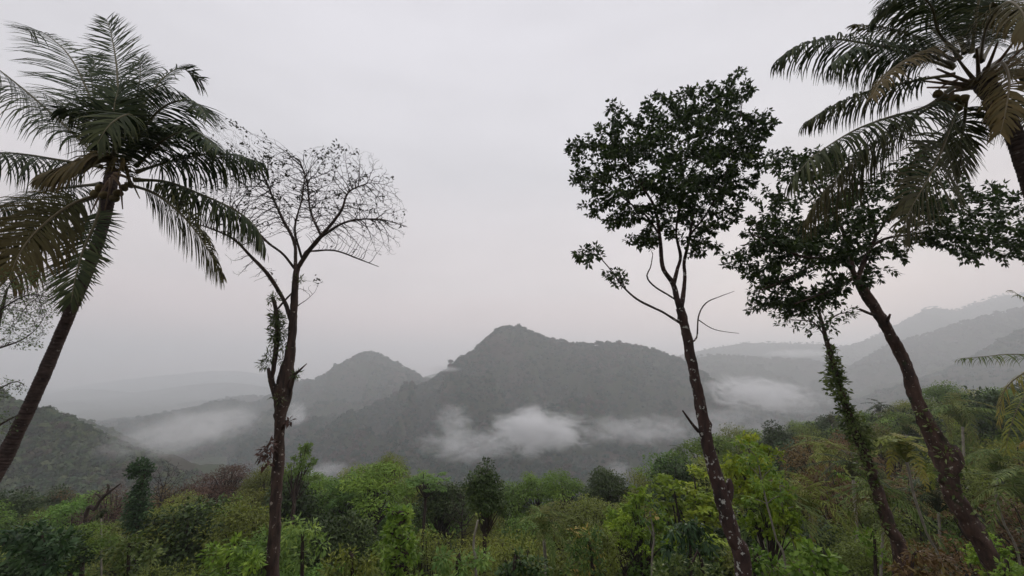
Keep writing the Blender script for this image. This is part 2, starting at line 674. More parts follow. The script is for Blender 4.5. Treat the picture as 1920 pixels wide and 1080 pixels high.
M_slope = land_mat('slope_soil', [(0.05, 0.045, 0.03), (0.04, 0.06, 0.025), (0.09, 0.07, 0.055)], scale=0.008)
M_for_mid = forest_mat('forest_mixed', [(0.095, 0.072, 0.060), (0.05, 0.062, 0.040), (0.016, 0.065, 0.040), (0.010, 0.038, 0.026), (0.03, 0.070, 0.038), (0.085, 0.072, 0.056)], scale=0.004)
M_for_near = forest_mat('forest_near', [(0.07, 0.055, 0.04), (0.035, 0.065, 0.028), (0.06, 0.10, 0.035), (0.10, 0.12, 0.05), (0.02, 0.05, 0.025), (0.08, 0.07, 0.045)], scale=0.014, seed=40)
M_for_far = forest_mat('forest_far', [(0.05, 0.05, 0.04), (0.04, 0.065, 0.04), (0.06, 0.06, 0.04)], scale=0.003, seed=90)

# far ridges first, the nearest hills last
mountain('ridge_far_left', [(40, 742, 6400), (150, 722, 6300), (270, 706, 6200), (350, 698, 6200), (430, 694, 6100), (520, 705, 6100), (620, 735, 6000)],
         res=45, reach=900, spur=40, spur_len=500, seed=21, mat=M_slope, fmat=M_for_far, n_tree=0, tree=(6, 8), slope=0.6)
mountain('ridge_far_plain', [(-40, 760, 4600), (60, 742, 4500), (160, 728, 4500), (250, 733, 4400), (340, 722, 4400), (430, 716, 4300), (520, 728, 4300), (620, 750, 4200)],
         res=40, reach=900, spur=60, spur_len=330, seed=41, mat=M_slope, fmat=M_for_far, n_tree=0, tree=(6, 8), slope=0.5)
mountain('ridge_mid_plain', [(-60, 775, 3300), (40, 768, 3200), (130, 752, 3200), (210, 763, 3100), (300, 760, 3100), (390, 748, 3000), (480, 752, 3000), (560, 780, 2900)],
         res=30, reach=800, spur=60, spur_len=260, seed=42, mat=M_slope, fmat=M_for_far, n_tree=3000, tree=(9, 13), slope=0.5, crest_trees=100)
mountain('ridge_gap', [(700, 745, 3600), (770, 712, 3500), (810, 699, 3500), (850, 691, 3500), (900, 694, 3500), (960, 720, 3500)],
         res=40, reach=700, spur=40, spur_len=400, seed=22, mat=M_slope, fmat=M_for_far, n_tree=0, tree=(6, 8), slope=0.6)
mountain('ridge_far_right', [(1240, 672, 3300), (1330, 652, 3300), (1400, 640, 3300), (1480, 640, 3200), (1550, 642, 3100), (1620, 652, 3000), (1675, 625, 2900), (1715, 590, 2850), (1745, 573, 2800),
                             (1790, 578, 2750), (1830, 564, 2700), (1875, 551, 2650), (1925, 546, 2600), (2010, 540, 2500), (2120, 560, 2400)],
         res=30, reach=900, spur=60, spur_len=330, seed=23, mat=M_slope, fmat=M_for_far, n_tree=5000, tree=(10, 15), slope=0.7, crest_trees=200)
mountain('ridge_left_low', [(235, 820, 2500), (300, 790, 2500), (350, 766, 2500), (400, 749, 2500), (450, 740, 2450), (500, 741, 2450), (560, 752, 2400), (640, 800, 2400)],
         res=25, reach=700, spur=50, spur_len=260, seed=24, mat=M_slope, fmat=M_for_far, n_tree=4000, tree=(9, 13), slope=0.6, crest_trees=150)
mountain('ridge_behind', [(1180, 690, 2300), (1260, 672, 2250), (1340, 663, 2200), (1420, 667, 2200), (1500, 670, 2150), (1560, 682, 2100), (1640, 700, 2050), (1720, 740, 2000)],
         res=25, reach=700, spur=50, spur_len=260, seed=25, mat=M_slope, fmat=M_for_far, n_tree=5000, tree=(9, 13), slope=0.6, crest_trees=200)
mountain('mountain_left', [(400, 850, 2000), (450, 800, 1950), (500, 748, 1900), (550, 713, 1880), (600, 708, 1860), (632, 694, 1850), (662, 667, 1850), (685, 658, 1850), (703, 659, 1850), (740, 676, 1850),
                           (772, 692, 1840), (800, 713, 1830), (850, 760, 1820), (900, 820, 1800)],
         res=18, reach=760, spur=85, spur_len=220, seed=26, mat=M_slope, fmat=M_for_mid, n_tree=9000, tree=(9, 14), slope=0.75, kind_name='mountain', crest_trees=260)
mountain('ridge_right_two', [(1500, 760, 2000), (1540, 722, 2000), (1600, 682, 1950), (1660, 648, 1900), (1700, 633, 1850), (1750, 619, 1800), (1800, 602, 1750), (1860, 586, 1700), (1925, 572, 1650), (2040, 560, 1550)],
         res=20, reach=760, spur=80, spur_len=240, seed=27, mat=M_slope, fmat=M_for_far, n_tree=9000, tree=(9, 14), slope=0.75, crest_trees=300)
mountain('mountain_middle', [(600, 935, 1250), (650, 870, 1270), (700, 822, 1280), (760, 762, 1290), (800, 731, 1300), (850, 691, 1300), (890, 656, 1300), (918, 627, 1300), (940, 611, 1300), (975, 610, 1300), (1000, 622, 1300),
                             (1040, 632, 1300), (1100, 641, 1290), (1140, 638, 1280), (1180, 641, 1270), (1220, 651, 1260), (1262, 665, 1250), (1310, 690, 1220), (1380, 735, 1190), (1450, 790, 1160), (1540, 850, 1130)],
         res=12, reach=560, spur=74, spur_len=170, seed=28, mat=M_slope, fmat=M_for_mid, n_tree=20000, tree=(7, 15), slope=1.0, kind_name='mountain', crest_trees=520)
mountain('ridge_right_three', [(1560, 850, 1400), (1640, 790, 1350), (1720, 735, 1300), (1800, 690, 1250), (1850, 655, 1200), (1920, 612, 1150), (2020, 580, 1080)],
         res=16, reach=560, spur=70, spur_len=180, seed=29, mat=M_slope, fmat=M_for_mid, n_tree=7000, tree=(9, 13), slope=0.8, crest_trees=220)
mountain('spur_left', [(60, 760, 760), (120, 775, 750), (170, 790, 740), (230, 816, 730), (260, 835, 720), (292, 862, 710), (350, 893, 700), (420, 940, 690)],
         res=10, reach=330, spur=22, spur_len=90, seed=30, mat=M_slope, fmat=M_for_near, n_tree=5000, tree=(7, 11), slope=0.75, crest_trees=150)
mountain('hill_left', [(-160, 690, 330), (-60, 708, 335), (0, 737, 340), (55, 757, 342), (100, 769, 345), (150, 792, 347), (205, 819, 350), (255, 848, 352), (300, 872, 355), (350, 897, 358), (420, 945, 360)],
         res=6, reach=210, spur=14, spur_len=60, seed=31, mat=M_slope, fmat=M_for_near, n_tree=7000, tree=(5, 9), slope=0.75, kind_name='hill', crest_trees=160, base=-190)

# ------------------------------------------------------------------ haze and mist
def box_mesh(name, lo, hi):
    V = np.array([(x, y, z) for x in (lo[0], hi[0]) for y in (lo[1], hi[1]) for z in (lo[2], hi[2])], float)
    q = [(0, 1, 3, 2), (4, 6, 7, 5), (0, 4, 5, 1), (2, 3, 7, 6), (0, 2, 6, 4), (1, 5, 7, 3)]
    return mesh_np(name, V, quads=q)


def vol_mat(name, dens, color=(1, 1, 1), g=0.3):
    m = new_mat(name)
    N, LK = m.node_tree.nodes.new, m.node_tree.links.new
    vp = N('ShaderNodeVolumePrincipled')
    vp.inputs['Color'].default_value = (*color, 1)
    vp.inputs['Density'].default_value = dens
    vp.inputs['Anisotropy'].default_value = g
    out = N('ShaderNodeOutputMaterial')
    LK(vp.outputs[0], out.inputs['Volume'])
    return m


HAZE = 0.00041
allz = [(o.matrix_world @ Vector(c)).z for o in COL.objects if o.type == 'MESH' for c in o.bound_box]
z_lo, z_hi = min(min(allz), VALLEY - 30), max(allz) + 25
haze = link('haze', box_mesh('haze', (-9100, -9100, z_lo - 1), (9100, 9100, z_hi)), vol_mat('haze', HAZE, (0.955, 0.98, 1.0), 0.3), kind='stuff')


def mist(px, py, w, h, Y, thick, dens, label, seed, scale=3.0, cut=0.42, tilt=0.0):
    """A bank of mist: a soft-edged cloud of uneven density inside a closed hull."""
    Y = min(Y, min(hit_Y(px + a * w * 0.3, py + b * h * 0.3) for a in (-1, 0, 1) for b in (-1, 0, 1)) - thick * 0.3)
    c = P(px, py, Y)
    k = mpp(px, py, Y)
    rx, rz, ry = w * k / 2, h * k / 2, thick / 2
    bm_v = box_mesh('mist', (-rx, -ry, -rz), (rx, ry, rz))
    m = new_mat('mist')
    nt = m.node_tree
    N, LK = nt.nodes.new, nt.links.new
    tc = N('ShaderNodeTexCoord')
    mp = N('ShaderNodeMapping')          # object space to -1..1
    mp.inputs['Scale'].default_value = (1 / rx, 1 / ry, 1 / rz)
    LK(tc.outputs['Object'], mp.inputs['Vector'])
    ln = N('ShaderNodeVectorMath')
    ln.operation = 'LENGTH'
    n0 = N('ShaderNodeTexNoise')         # frays the outline
    n0.inputs['Scale'].default_value = 1.0
    n0.inputs['Detail'].default_value = 3
    mp2 = N('ShaderNodeMapping')
    s = 1.5 * scale / (2 * rz + rx)
    mp2.inputs['Scale'].default_value = (s * 0.75, s, s * 1.5)
    mp2.inputs['Location'].default_value = (seed * 3.7, seed * 1.3, seed * 2.1)
    LK(tc.outputs['Object'], mp2.inputs['Vector'])
    no = N('ShaderNodeTexNoise')
    no.inputs['Scale'].default_value = 1.0
    no.inputs['Detail'].default_value = 7
    no.inputs['Roughness'].default_value = 0.66
    no.inputs['Distortion'].default_value = 1.0
    LK(mp2.outputs[0], no.inputs['Vector'])
    LK(mp.outputs[0], ln.inputs[0])
    fall = N('ShaderNodeMapRange')
    fall.interpolation_type = 'SMOOTHSTEP'
    fall.inputs['From Min'].default_value = 1.0
    fall.inputs['From Max'].default_value = 0.25
    LK(ln.outputs['Value'], fall.inputs['Value'])
    sub = N('ShaderNodeMath')
    sub.operation = 'MULTIPLY_ADD'       # noise + 0.5*fall
    sub.inputs[1].default_value = 0.32
    LK(fall.outputs[0], sub.inputs[0])
    LK(no.outputs[0], sub.inputs[2])
    th = N('ShaderNodeMapRange')
    th.inputs['From Min'].default_value = cut + 0.19
    th.inputs['From Max'].default_value = cut + 0.46
    LK(sub.outputs[0], th.inputs['Value'])
    mu = N('ShaderNodeMath')
    mu.operation = 'MULTIPLY'
    LK(th.outputs[0], mu.inputs[0])
    LK(fall.outputs[0], mu.inputs[1])
    mu2 = N('ShaderNodeMath')
    mu2.operation = 'MULTIPLY'
    mu2.inputs[1].default_value = dens
    LK(mu.outputs[0], mu2.inputs[0])
    vp = N('ShaderNodeVolumePrincipled')
    vp.inputs['Color'].default_value = (1, 1, 1, 1)
    vp.inputs['Anisotropy'].default_value = 0.2
    LK(mu2.outputs[0], vp.inputs['Density'])
    out = N('ShaderNodeOutputMaterial')
    LK(vp.outputs[0], out.inputs['Volume'])
    m.cycles.volume_step_rate = 0.35
    o = link('mist', bm_v, m, kind='stuff', loc=c)
    o['label'] = label
    o['group'] = 'banks of mist in the valley'
    o.rotation_euler = (0, tilt, 0)
    return o


mist(1005, 812, 330, 150, 5000, 110, 0.095, 'brightest puff of white mist low on the middle mountain', 1, 6.5, 0.47)
mist(880, 835, 360, 110, 5000, 110, 0.034, 'thin mist streak trailing left of the brightest puff', 12, 7, 0.50)
mist(850, 795, 130, 130, 5000, 90, 0.030, 'small curl of mist rising left of the brightest puff', 2, 5, 0.50)
mist(1200, 806, 460, 100, 5000, 120, 0.024, 'faint streak of mist right of the brightest puff', 3, 8, 0.50)
mist(1425, 740, 380, 110, 5000, 140, 0.050, 'long white mist bank between the two tall right hand trunks', 4, 7, 0.48, 0.10)
mist(1370, 795, 360, 120, 5000, 160, 0.012, 'dim mist sheet below the long white bank', 5, 6, 0.48)
mist(1160, 882, 90, 70, 620, 70, 0.030, 'small puff of mist just above the treetops', 6, 6, 0.50)
mist(365, 806, 300, 130, 5000, 240, 0.024, 'pale mist filling the valley left of the bare tree', 7, 6, 0.47, -0.25)
mist(555, 775, 70, 90, 5000, 100, 0.034, 'small mist patch just right of the bare tree trunk', 8, 5, 0.48, -0.5)
mist(610, 885, 160, 60, 5000, 120, 0.020, 'low mist touching the treetops right of the bare tree', 9, 5, 0.47)
mist(830, 692, 110, 18, 3300, 260, 0.010, 'thin cloud streak over the gap between the two mountains', 10, 7, 0.42)
mist(1500, 662, 230, 26, 2100, 300, 0.008, 'thin white streak over the far ridge on the right', 11, 6, 0.42)
# ------------------------------------------------------------------ vegetation: branches
def tube(line, rad, sides=8, jag=None, cap=False):
    """Tapering tube round a polyline; returns vertices and quads."""
    line = np.asarray(line, float)
    n = len(line)
    T = np.gradient(line, axis=0)
    T = unit(T)
    ref = np.array([0, 1.0, 0.13]) if abs(T[0, 1]) < 0.8 else np.array([1.0, 0, 0])
    U = np.zeros_like(T)
    u = unit(np.cross(T[0], ref))
    for i in range(n):
        u = u - T[i] * (u @ T[i])
        u = u / (np.linalg.norm(u) + 1e-9)
        U[i] = u
    W = np.cross(T, U)
    a = np.linspace(0, 2 * math.pi, sides, endpoint=False)
    rr = np.asarray(rad, float)[:, None] * np.ones(sides)
    if jag is not None:
        rr = rr * jag(n, sides, line)
    V = line[:, None, :] + rr[..., None] * (np.cos(a)[None, :, None] * U[:, None, :] + np.sin(a)[None, :, None] * W[:, None, :])
    V = V.reshape(-1, 3)
    i, j = np.meshgrid(np.arange(n - 1), np.arange(sides), indexing='ij')
    q = np.stack([i * sides + j, i * sides + (j + 1) % sides, (i + 1) * sides + (j + 1) % sides, (i + 1) * sides + j], -1).reshape(-1, 4)
    if cap:
        V = np.vstack([V, line[-1][None], line[0][None]])
        t, t0 = len(V) - 2, len(V) - 1
        b = (n - 1) * sides
        q = np.vstack([q, [[b + k, b + (k + 1) % sides, t, t] for k in range(0)] or np.zeros((0, 4), int)])
        tri = np.array([[b + k, b + (k + 1) % sides, t] for k in range(sides)] + [[(k + 1) % sides, k, t0] for k in range(sides)])
        return V, q, tri
    return V, q, np.zeros((0, 3), int)


class Bag:
    """Collects pieces into one mesh."""
    def __init__(self):
        self.V, self.Q, self.T, self.n, self.A = [], [], [], 0, {}

    def add(self, V, q=None, t=None, **attrs):
        if q is not None and len(q):
            self.Q.append(np.asarray(q) + self.n)
        if t is not None and len(t):
            self.T.append(np.asarray(t) + self.n)
        for k, a in attrs.items():
            self.A.setdefault(k, []).append(np.broadcast_to(a, (len(V),)))
        self.V.append(V)
        self.n += len(V)

    def mesh(self, name, smooth=False):
        return mesh_np(name, np.vstack(self.V), quads=np.vstack(self.Q) if self.Q else None, tris=np.vstack(self.T) if self.T else None,
                       attrs={k: np.concatenate(a) for k, a in self.A.items()}, smooth=smooth)


def rough(seed, amp=0.07, base=2.5, knots=0, fine=0.0):
    """Uneven radius: swellings, ridges running along the stem, and a few knots."""
    nz = Noise(seed, 3, 7, base=base)
    nf = Noise(seed + 31, 2, 7, base=base * 5)
    rg = np.random.default_rng(seed + 7)

    def f(n, sides, line):
        a = np.linspace(0, 2 * math.pi, sides, endpoint=False)
        p = line[:, None, :] * np.array([1, 1, 0.6]) + 0.35 * np.stack([np.cos(a), np.sin(a), 0 * a], -1)[None]
        o = 1 + amp * nz(p.reshape(-1, 3)).reshape(n, sides)
        if fine:
            o += fine * nf((p * [1, 1, .25]).reshape(-1, 3)).reshape(n, sides)
        s = np.concatenate([[0], np.cumsum(np.linalg.norm(np.diff(line, axis=0), axis=1))])
        for _ in range(knots):
            ks, ka, kh, kw = rg.uniform(0, s[-1]), rg.uniform(0, 6.28), rg.uniform(.15, .42), rg.uniform(.05, .13)
            da = np.abs((a - ka + math.pi) % (2 * math.pi) - math.pi)
            o += kh * np.exp(-((s - ks) / kw)[:, None] ** 2) * np.exp(-(da / .45) ** 2)[None]
        return o
    return f


class Skeleton:
    def __init__(self, step):
        self.pos, self.par, self.rad, self.tag = [], [], [], []
        self.step = step
        self.limbs = []

    def trace(self, pts, widths, tag, root_to=None, step=None):
        """A traced limb: world points and radii, attached to the nearest earlier node."""
        step = step or self.step
        c = catmull(np.column_stack([pts, widths]), 12)
        seg = np.linalg.norm(np.diff(c[:, :3], axis=0), axis=1)
        s = np.concatenate([[0], np.cumsum(seg)])
        m = max(3, int(s[-1] / step) + 1)
        t = np.linspace(0, s[-1], m)
        c = np.stack([np.interp(t, s, c[:, k]) for k in range(4)], -1)
        par = -1
        if self.pos:
            d = np.linalg.norm(np.array(self.pos) - c[0, :3], axis=1)
            par = int(np.argmin(d))
        ids = []
        for row in c:
            self.pos.append(row[:3])
            self.par.append(par)
            self.rad.append(row[3])
            self.tag.append(tag)
            par = len(self.pos) - 1
            ids.append(par)
        self.limbs.append((tag, ids))
        return ids

    def colonize(self, attr, di, dk, iters=120, up=0.08, jitter=0.15, seed=0, inert=0.0, start=None):
        r = np.random.default_rng(seed)
        pos = np.array(self.pos)
        ok = np.ones(len(pos), bool) if start is None else np.array([start(t) for t in self.tag])
        A = np.asarray(attr)
        nd = np.full(len(A), 1e9)
        ni = np.zeros(len(A), int)
        idx = np.nonzero(ok)[0]
        for k in range(0, len(idx), 400):
            b = idx[k:k + 400]
            D = np.linalg.norm(A[:, None] - pos[b][None], axis=2)
            m = D.argmin(1)
            dmin = D[np.arange(len(A)), m]
            w = dmin < nd
            nd[w], ni[w] = dmin[w], b[m[w]]
        P_, par, nch = list(self.pos), list(self.par), {}
        P0 = len(P_)
        alive = nd > dk
        for it in range(iters):
            act = alive & (nd < di)
            if not act.any():
                if not alive.any():
                    break
                di *= 1.5
                if di > 60:
                    break
                continue
            ids = ni[act]
            uniq, inv = np.unique(ids, return_inverse=True)
            pa = np.array([P_[u] for u in uniq])
            v = unit(A[act] - pa[inv])
            S = np.zeros((len(uniq), 3))
            np.add.at(S, inv, v)
            S = unit(S)
            S[:, 2] += up
            S += r.normal(size=S.shape) * jitter
            if inert:
                pp = np.array([P_[par[u]] if par[u] >= 0 else P_[u] - np.array([0, 0, 1]) for u in uniq])
                S += inert * unit(pa - pp)
            S = unit(S)
            newp, newi = [], []
            for u, s, p in zip(uniq, S, pa):
                c = nch.get(int(u), 0)
                if c >= 6:
                    w = act & (ni == u)
                    alive[w] = False
                    continue
                nch[int(u)] = c + 1
                newi.append(len(P_))
                P_.append(p + s * self.step)
                par.append(int(u))
                newp.append(P_[-1])
            if not newp:
                continue
            newp, newi = np.array(newp), np.array(newi)
            D = np.linalg.norm(A[:, None] - newp[None], axis=2)
            m = D.argmin(1)
            dmin = D[np.arange(len(A)), m]
            w = dmin < nd
            nd[w], ni[w] = dmin[w], newi[m[w]]
            alive &= nd > dk
        for k in range(P0, len(P_)):
            self.pos.append(P_[k])
            self.par.append(par[k])
            self.rad.append(0.0)
            self.tag.append('twig')

    def radii(self, tip=0.006, e=2.2, cap=0.5):
        n = len(self.pos)
        acc = np.zeros(n)
        has = np.zeros(n, bool)
        rad = np.array(self.rad)
        for k in range(n - 1, -1, -1):
            v = acc[k] if has[k] else tip ** e
            r = v ** (1 / e)
            if rad[k] == 0:
                rad[k] = r
            p = self.par[k]
            if p >= 0:
                acc[p] += v
                has[p] = True
        for k in range(n):
            p = self.par[k]
            if self.tag[k] == 'twig' and p >= 0:
                rad[k] = min(rad[k], rad[p] * 0.9)
        self.R = rad
        self.leafy = ~has
        return rad

    def chains(self, only='twig', min_len=2):
        """Twig chains, each starting on its parent node and following the thickest child."""
        n = len(self.pos)
        kids = [[] for _ in range(n)]
        for k in range(n):
            if self.par[k] >= 0 and self.tag[k] == only:
                kids[self.par[k]].append(k)
        starts = []
        for k in range(n):
            ks = kids[k]
            if not ks:
                continue
            ks = sorted(ks, key=lambda c: -self.R[c])
            if self.tag[k] != only:
                starts += [(k, c) for c in ks]
            else:
                starts += [(k, c) for c in ks[1:]]
        out = []
        for a, b in starts:
            ch = [a, b]
            while kids[ch[-1]]:
                ch.append(max(kids[ch[-1]], key=lambda c: self.R[c]))
            out.append(ch)
        return out

    def twig_mesh(self, name):
        bag = Bag()
        pos = np.array(self.pos)
        for ch in self.chains():
            p = pos[ch]
            r = self.R[ch].copy()
            r[0] = min(r[0], r[1] * 1.15)
            r[-1] *= 0.5
            s = 3 if r[1] < 0.02 else (5 if r[1] < 0.05 else 7)
            V, q, t = tube(p, r, s)
            bag.add(V, q)
        return bag.mesh(name, smooth=True)


def build_limbs(sk, root, mats, origin, seed=0, sides=12, amp=0.07, names=None):
    """The traced limbs: the trunk is one part, each main branch another."""
    for k, (tag, ids) in enumerate(sk.limbs):
        p = np.array([sk.pos[i] for i in ids])
        r = np.array([sk.R[i] for i in ids])
        par = sk.par[ids[0]]
        if par >= 0:
            if np.linalg.norm(sk.pos[par] - p[0]) > 0.02:
                p = np.vstack([sk.pos[par], p])
                r = np.concatenate([[min(r[0], sk.R[par] * 0.8)], r])
        r = r.copy()
        if tag == 'trunk' and sides > 10:
            ss = np.concatenate([[0], np.cumsum(np.linalg.norm(np.diff(p, axis=0), axis=1))])
            tt = np.linspace(0, ss[-1], int(ss[-1] / .06))
            p = np.stack([np.interp(tt, ss, p[:, c]) for c in range(3)], -1)
            r = np.interp(tt, ss, r)
            jag = rough(seed + k, amp, knots=16, fine=.035)
            V, q, t = tube(p, r, 24, jag=jag, cap=True)
        else:
            V, q, t = tube(p, r, 9, jag=rough(seed + k, amp, knots=2), cap=True)
        bag = Bag()
        bag.add(V - origin, q, t)
        link(tag, bag.mesh(tag, smooth=True), mats, root, loc=(0, 0, 0))


def in_poly(pt, poly):
    x, y = pt[:, 0], pt[:, 1]
    ins = np.zeros(len(pt), bool)
    n = len(poly)
    j = n - 1
    for i in range(n):
        xi, yi = poly[i]
        xj, yj = poly[j]
        c = ((yi > y) != (yj > y)) & (x < (xj - xi) * (y - yi) / (yj - yi + 1e-12) + xi)
        ins ^= c
        j = i
    return ins


def edge_dist(pt, poly):
    best = np.full(len(pt), 1e9)
    for i in range(len(poly)):
        a, b = np.array(poly[i], float), np.array(poly[(i + 1) % len(poly)], float)
        ab = b - a
        t = np.clip(((pt - a) @ ab) / (ab @ ab + 1e-9), 0, 1)
        best = np.minimum(best, np.linalg.norm(pt - a - t[:, None] * ab, axis=1))
    return best


def crown_points(poly, Y, n, seed, thick=3.0, k_edge=1.3, cut=None, nbase=0.35, holes=(), shell=0.0):
    """Points filling a crown whose outline is poly (photo pixels), rounded in depth, with gaps."""
    r = np.random.default_rng(seed)
    poly = np.array(poly, float)
    lo, hi = poly.min(0), poly.max(0)
    nz = Noise(seed + 5, 2, 6, base=nbase)
    out = []
    got = 0
    while got < n:
        p = r.uniform(lo, hi, (n * 2, 2))
        p = p[in_poly(p, poly)]
        e = edge_dist(p, poly)
        c = p.mean(0)
        m = mpp(c[0], c[1], Y)
        T = np.minimum(thick, 0.25 + e * m * k_edge)
        dy = r.uniform(-1, 1, len(p)) * T
        if shell:
            dy = np.sign(dy) * T * np.abs(dy / T) ** shell
        keep = np.ones(len(p), bool)
        for hx, hy, hr in holes:
            keep &= np.hypot(p[:, 0] - hx, p[:, 1] - hy) > hr * r.uniform(0.8, 1.15, len(p))
        W = np.array([P(a, b, Y + c_) for (a, b), c_ in zip(p, dy)])
        if cut is not None:
            keep &= nz(W) > cut
        W = W[keep]
        out.append(W)
        got += len(W)
    return np.vstack(out)[:n]


def crown_clusters(poly, Y, ncl, per, seed, thick=3.0, k_edge=1.2, rad=(.3, .6), flat=.6, holes=()):
    """A crown made of separate boughs: lumps of points inside the outline, with gaps between them."""
    r = np.random.default_rng(seed)
    c = crown_points(poly, Y, ncl, seed, thick=thick, k_edge=k_edge, holes=holes)
    R = r.uniform(*rad, ncl)
    k = np.repeat(np.arange(ncl), per)
    d = unit(r.normal(size=(len(k), 3))) * (r.random((len(k), 1)) ** .45)
    return c[k] + d * R[k][:, None] * np.array([1.15, 1.15, flat])


def leaf_clusters(sk, seed, per=5, length=(0.14, 0.22), ratio=0.45, spread=1.0, droop=0.25, every=1, simple=False, centre=None, max_r=0.02, prob=1.0, stalk=0.04):
    """Whorls of leaves at the twig ends (and along the thinnest twigs)."""
    r = np.random.default_rng(seed)
    pos = np.array(sk.pos)
    idx = [k for k in range(len(pos)) if sk.tag[k] == 'twig' and (sk.leafy[k] or (sk.R[k] < max_r and k % every == 0)) and r.random() < prob]
    idx = np.array(idx)
    par = np.array([sk.par[k] for k in idx])
    g = unit(pos[idx] - pos[par])
    n = len(idx) * per
    base = np.repeat(pos[idx], per, 0)
    G = np.repeat(g, per, 0)
    d = unit(r.normal(size=(n, 3))) * spread + G * 0.7
    d[:, 2] -= droop
    d = unit(d)
    nr_ = unit(np.array([0, 0, 1.0]) + r.normal(size=(n, 3)) * 0.55)
    ln = r.uniform(*length, n)
    rnd = np.clip(np.repeat(r.random(len(idx)), per) * 0.6 + r.random(n) * 0.4, 0, 1)
    f = leaf_simple if simple else leaf_quads
    V, T, rn = f(base + d * stalk, d, nr_, ln, ln * ratio * r.uniform(0.85, 1.15, n), rnd)
    return V, T, rn


def pxlimb(sk, tag, spec, Y, step=None, wscale=None):
    wscale = wscale or getattr(sk, 'wscale', 0.92)
    """spec: (px, py, width_px[, depth offset m]) along the limb."""
    pts, w = [], []
    for s in spec:
        dy = s[3] if len(s) > 3 else 0.0
        pts.append(P(s[0], s[1], Y + dy))
        w.append(s[2] * rpp(s[0], s[1], Y + dy) * 0.5 * wscale)
    return sk.trace(np.array(pts), np.array(w)[:, None], tag, step=step)


def to_ground(px, py, Y, lean=0.0):
    """Ground point under a pixel position at depth Y, and the pixel it projects to."""
    p = P(px, py, Y)
    return p, float(ground_z(p[0], p[1]))


# ------------------------------------------------------------------ palms
def frond(bag_r, bag_l, line, Lmax, seed, droop=0.5, brown=0.0, n=70, r0=0.045, side=None, width=0.045, angle=62, start=0.16, gap=0.0, tiphang=0.0):
    """A feather leaf: the rachis and two rows of long hanging leaflets."""
    r = np.random.default_rng(seed)
    c = catmull(line, 10)
    seg = np.linalg.norm(np.diff(c, axis=0), axis=1)
    s = np.concatenate([[0], np.cumsum(seg)])
    total = s[-1]
    t = np.linspace(0, 1, 36)
    pts = np.stack([np.interp(t * total, s, c[:, k]) for k in range(3)], -1)
    rr = r0 * (1 - t) ** 0.8 + 0.004
    rr[:3] *= [1.6, 1.35, 1.15]
    V, q, _ = tube(pts, rr, 5)
    bag_r.add(V, q, rnd=0.5 + 0 * V[:, 0], tip=np.clip(brown * 0.4 + 0 * V[:, 0], 0, 1))
    chord = pts[-1] - pts[0]
    ch = chord * [1, 1, 0]
    if side is None:
        if np.linalg.norm(ch) < 0.25 * np.linalg.norm(chord):
            side = np.array([1.0, 0.25, 0])
        else:
            side = np.cross(unit(ch), [0, 0, 1.0])
    side = unit(np.asarray(side, float))
    tt = np.linspace(start, 0.995, n)
    for sg in (-1, 1):
        u = tt + r.uniform(-0.3, 0.3, n) * (tt[1] - tt[0])
        u = np.clip(u, 0, 1)
        keep = (r.random(n) > gap + .04) & (np.sin(np.arange(n) * r.uniform(.35, .6) + r.uniform(0, 6)) > -.97)
        u = u[keep]
        m = len(u)
        base = np.stack([np.interp(u * total, s, c[:, k]) for k in range(3)], -1)
        e = 0.01
        b2 = np.stack([np.interp(np.clip(u + e, 0, 1) * total, s, c[:, k]) for k in range(3)], -1)
        b1 = np.stack([np.interp(np.clip(u - e, 0, 1) * total, s, c[:, k]) for k in range(3)], -1)
        T = unit(b2 - b1)
        S = unit(side[None] - T * (T @ side)[:, None])
        prof = np.interp(u, [0, start, 0.28, 0.55, 0.8, 1.0], [0.4, 0.5, 0.95, 1.0, 0.78, 0.42])
        Ln = Lmax * prof * r.uniform(0.86, 1.06, m)
        a = np.radians(np.interp(u, [0, 0.6, 1.0], [angle + 18, angle, angle - 28]) + r.normal(0, 8, m))
        upn = np.cross(T, S)
        upn *= np.sign(upn[:, 2:3] + 1e-6)
        d = unit(S * sg * np.sin(a)[:, None] + T * np.cos(a)[:, None] + upn * 0.12)
        W = width * r.uniform(0.85, 1.1, m)
        K = 4
        V = []
        dr = droop * r.uniform(0.5, 1.5, m)
        pos = base.copy()
        dd = d.copy()
        for k in range(K + 1):
            f = k / K
            wv = unit(T - dd * (T * dd).sum(1)[:, None])
            w = W * (0.55, 1.0, 0.95, 0.62, 0.08)[k]
            V.append(pos - wv * w[:, None] * 0.5)
            V.append(pos + wv * w[:, None] * 0.5)
            dd = unit(dd + np.array([0, 0, -1.0]) * (dr * (0.35 + f * 0.9))[:, None] + r.normal(size=(m, 3)) * 0.03)
            pos = pos + dd * (Ln / K)[:, None]
        V = np.stack(V, 1).reshape(-1, 3)
        b = (np.arange(m) * 2 * (K + 1))[:, None]
        Q = np.concatenate([b + [2 * k, 2 * k + 1, 2 * k + 3, 2 * k + 2] for k in range(K)])
        rn = np.repeat(r.random(m), 2 * (K + 1))
        kk = np.tile(np.repeat(np.arange(K + 1) / K, 2), m)
        uu = np.repeat(u, 2 * (K + 1))
        tipv = np.clip(brown * (0.25 + 0.9 * uu + 0.35 * kk) + (kk > 0.7) * 0.12 * rn, 0, 1)
        if brown > 0.66:
            tipv = np.clip(0.55 + 0.35 * rn, 0, 1)
        bag_l.add(V, Q, rnd=rn, tip=tipv)


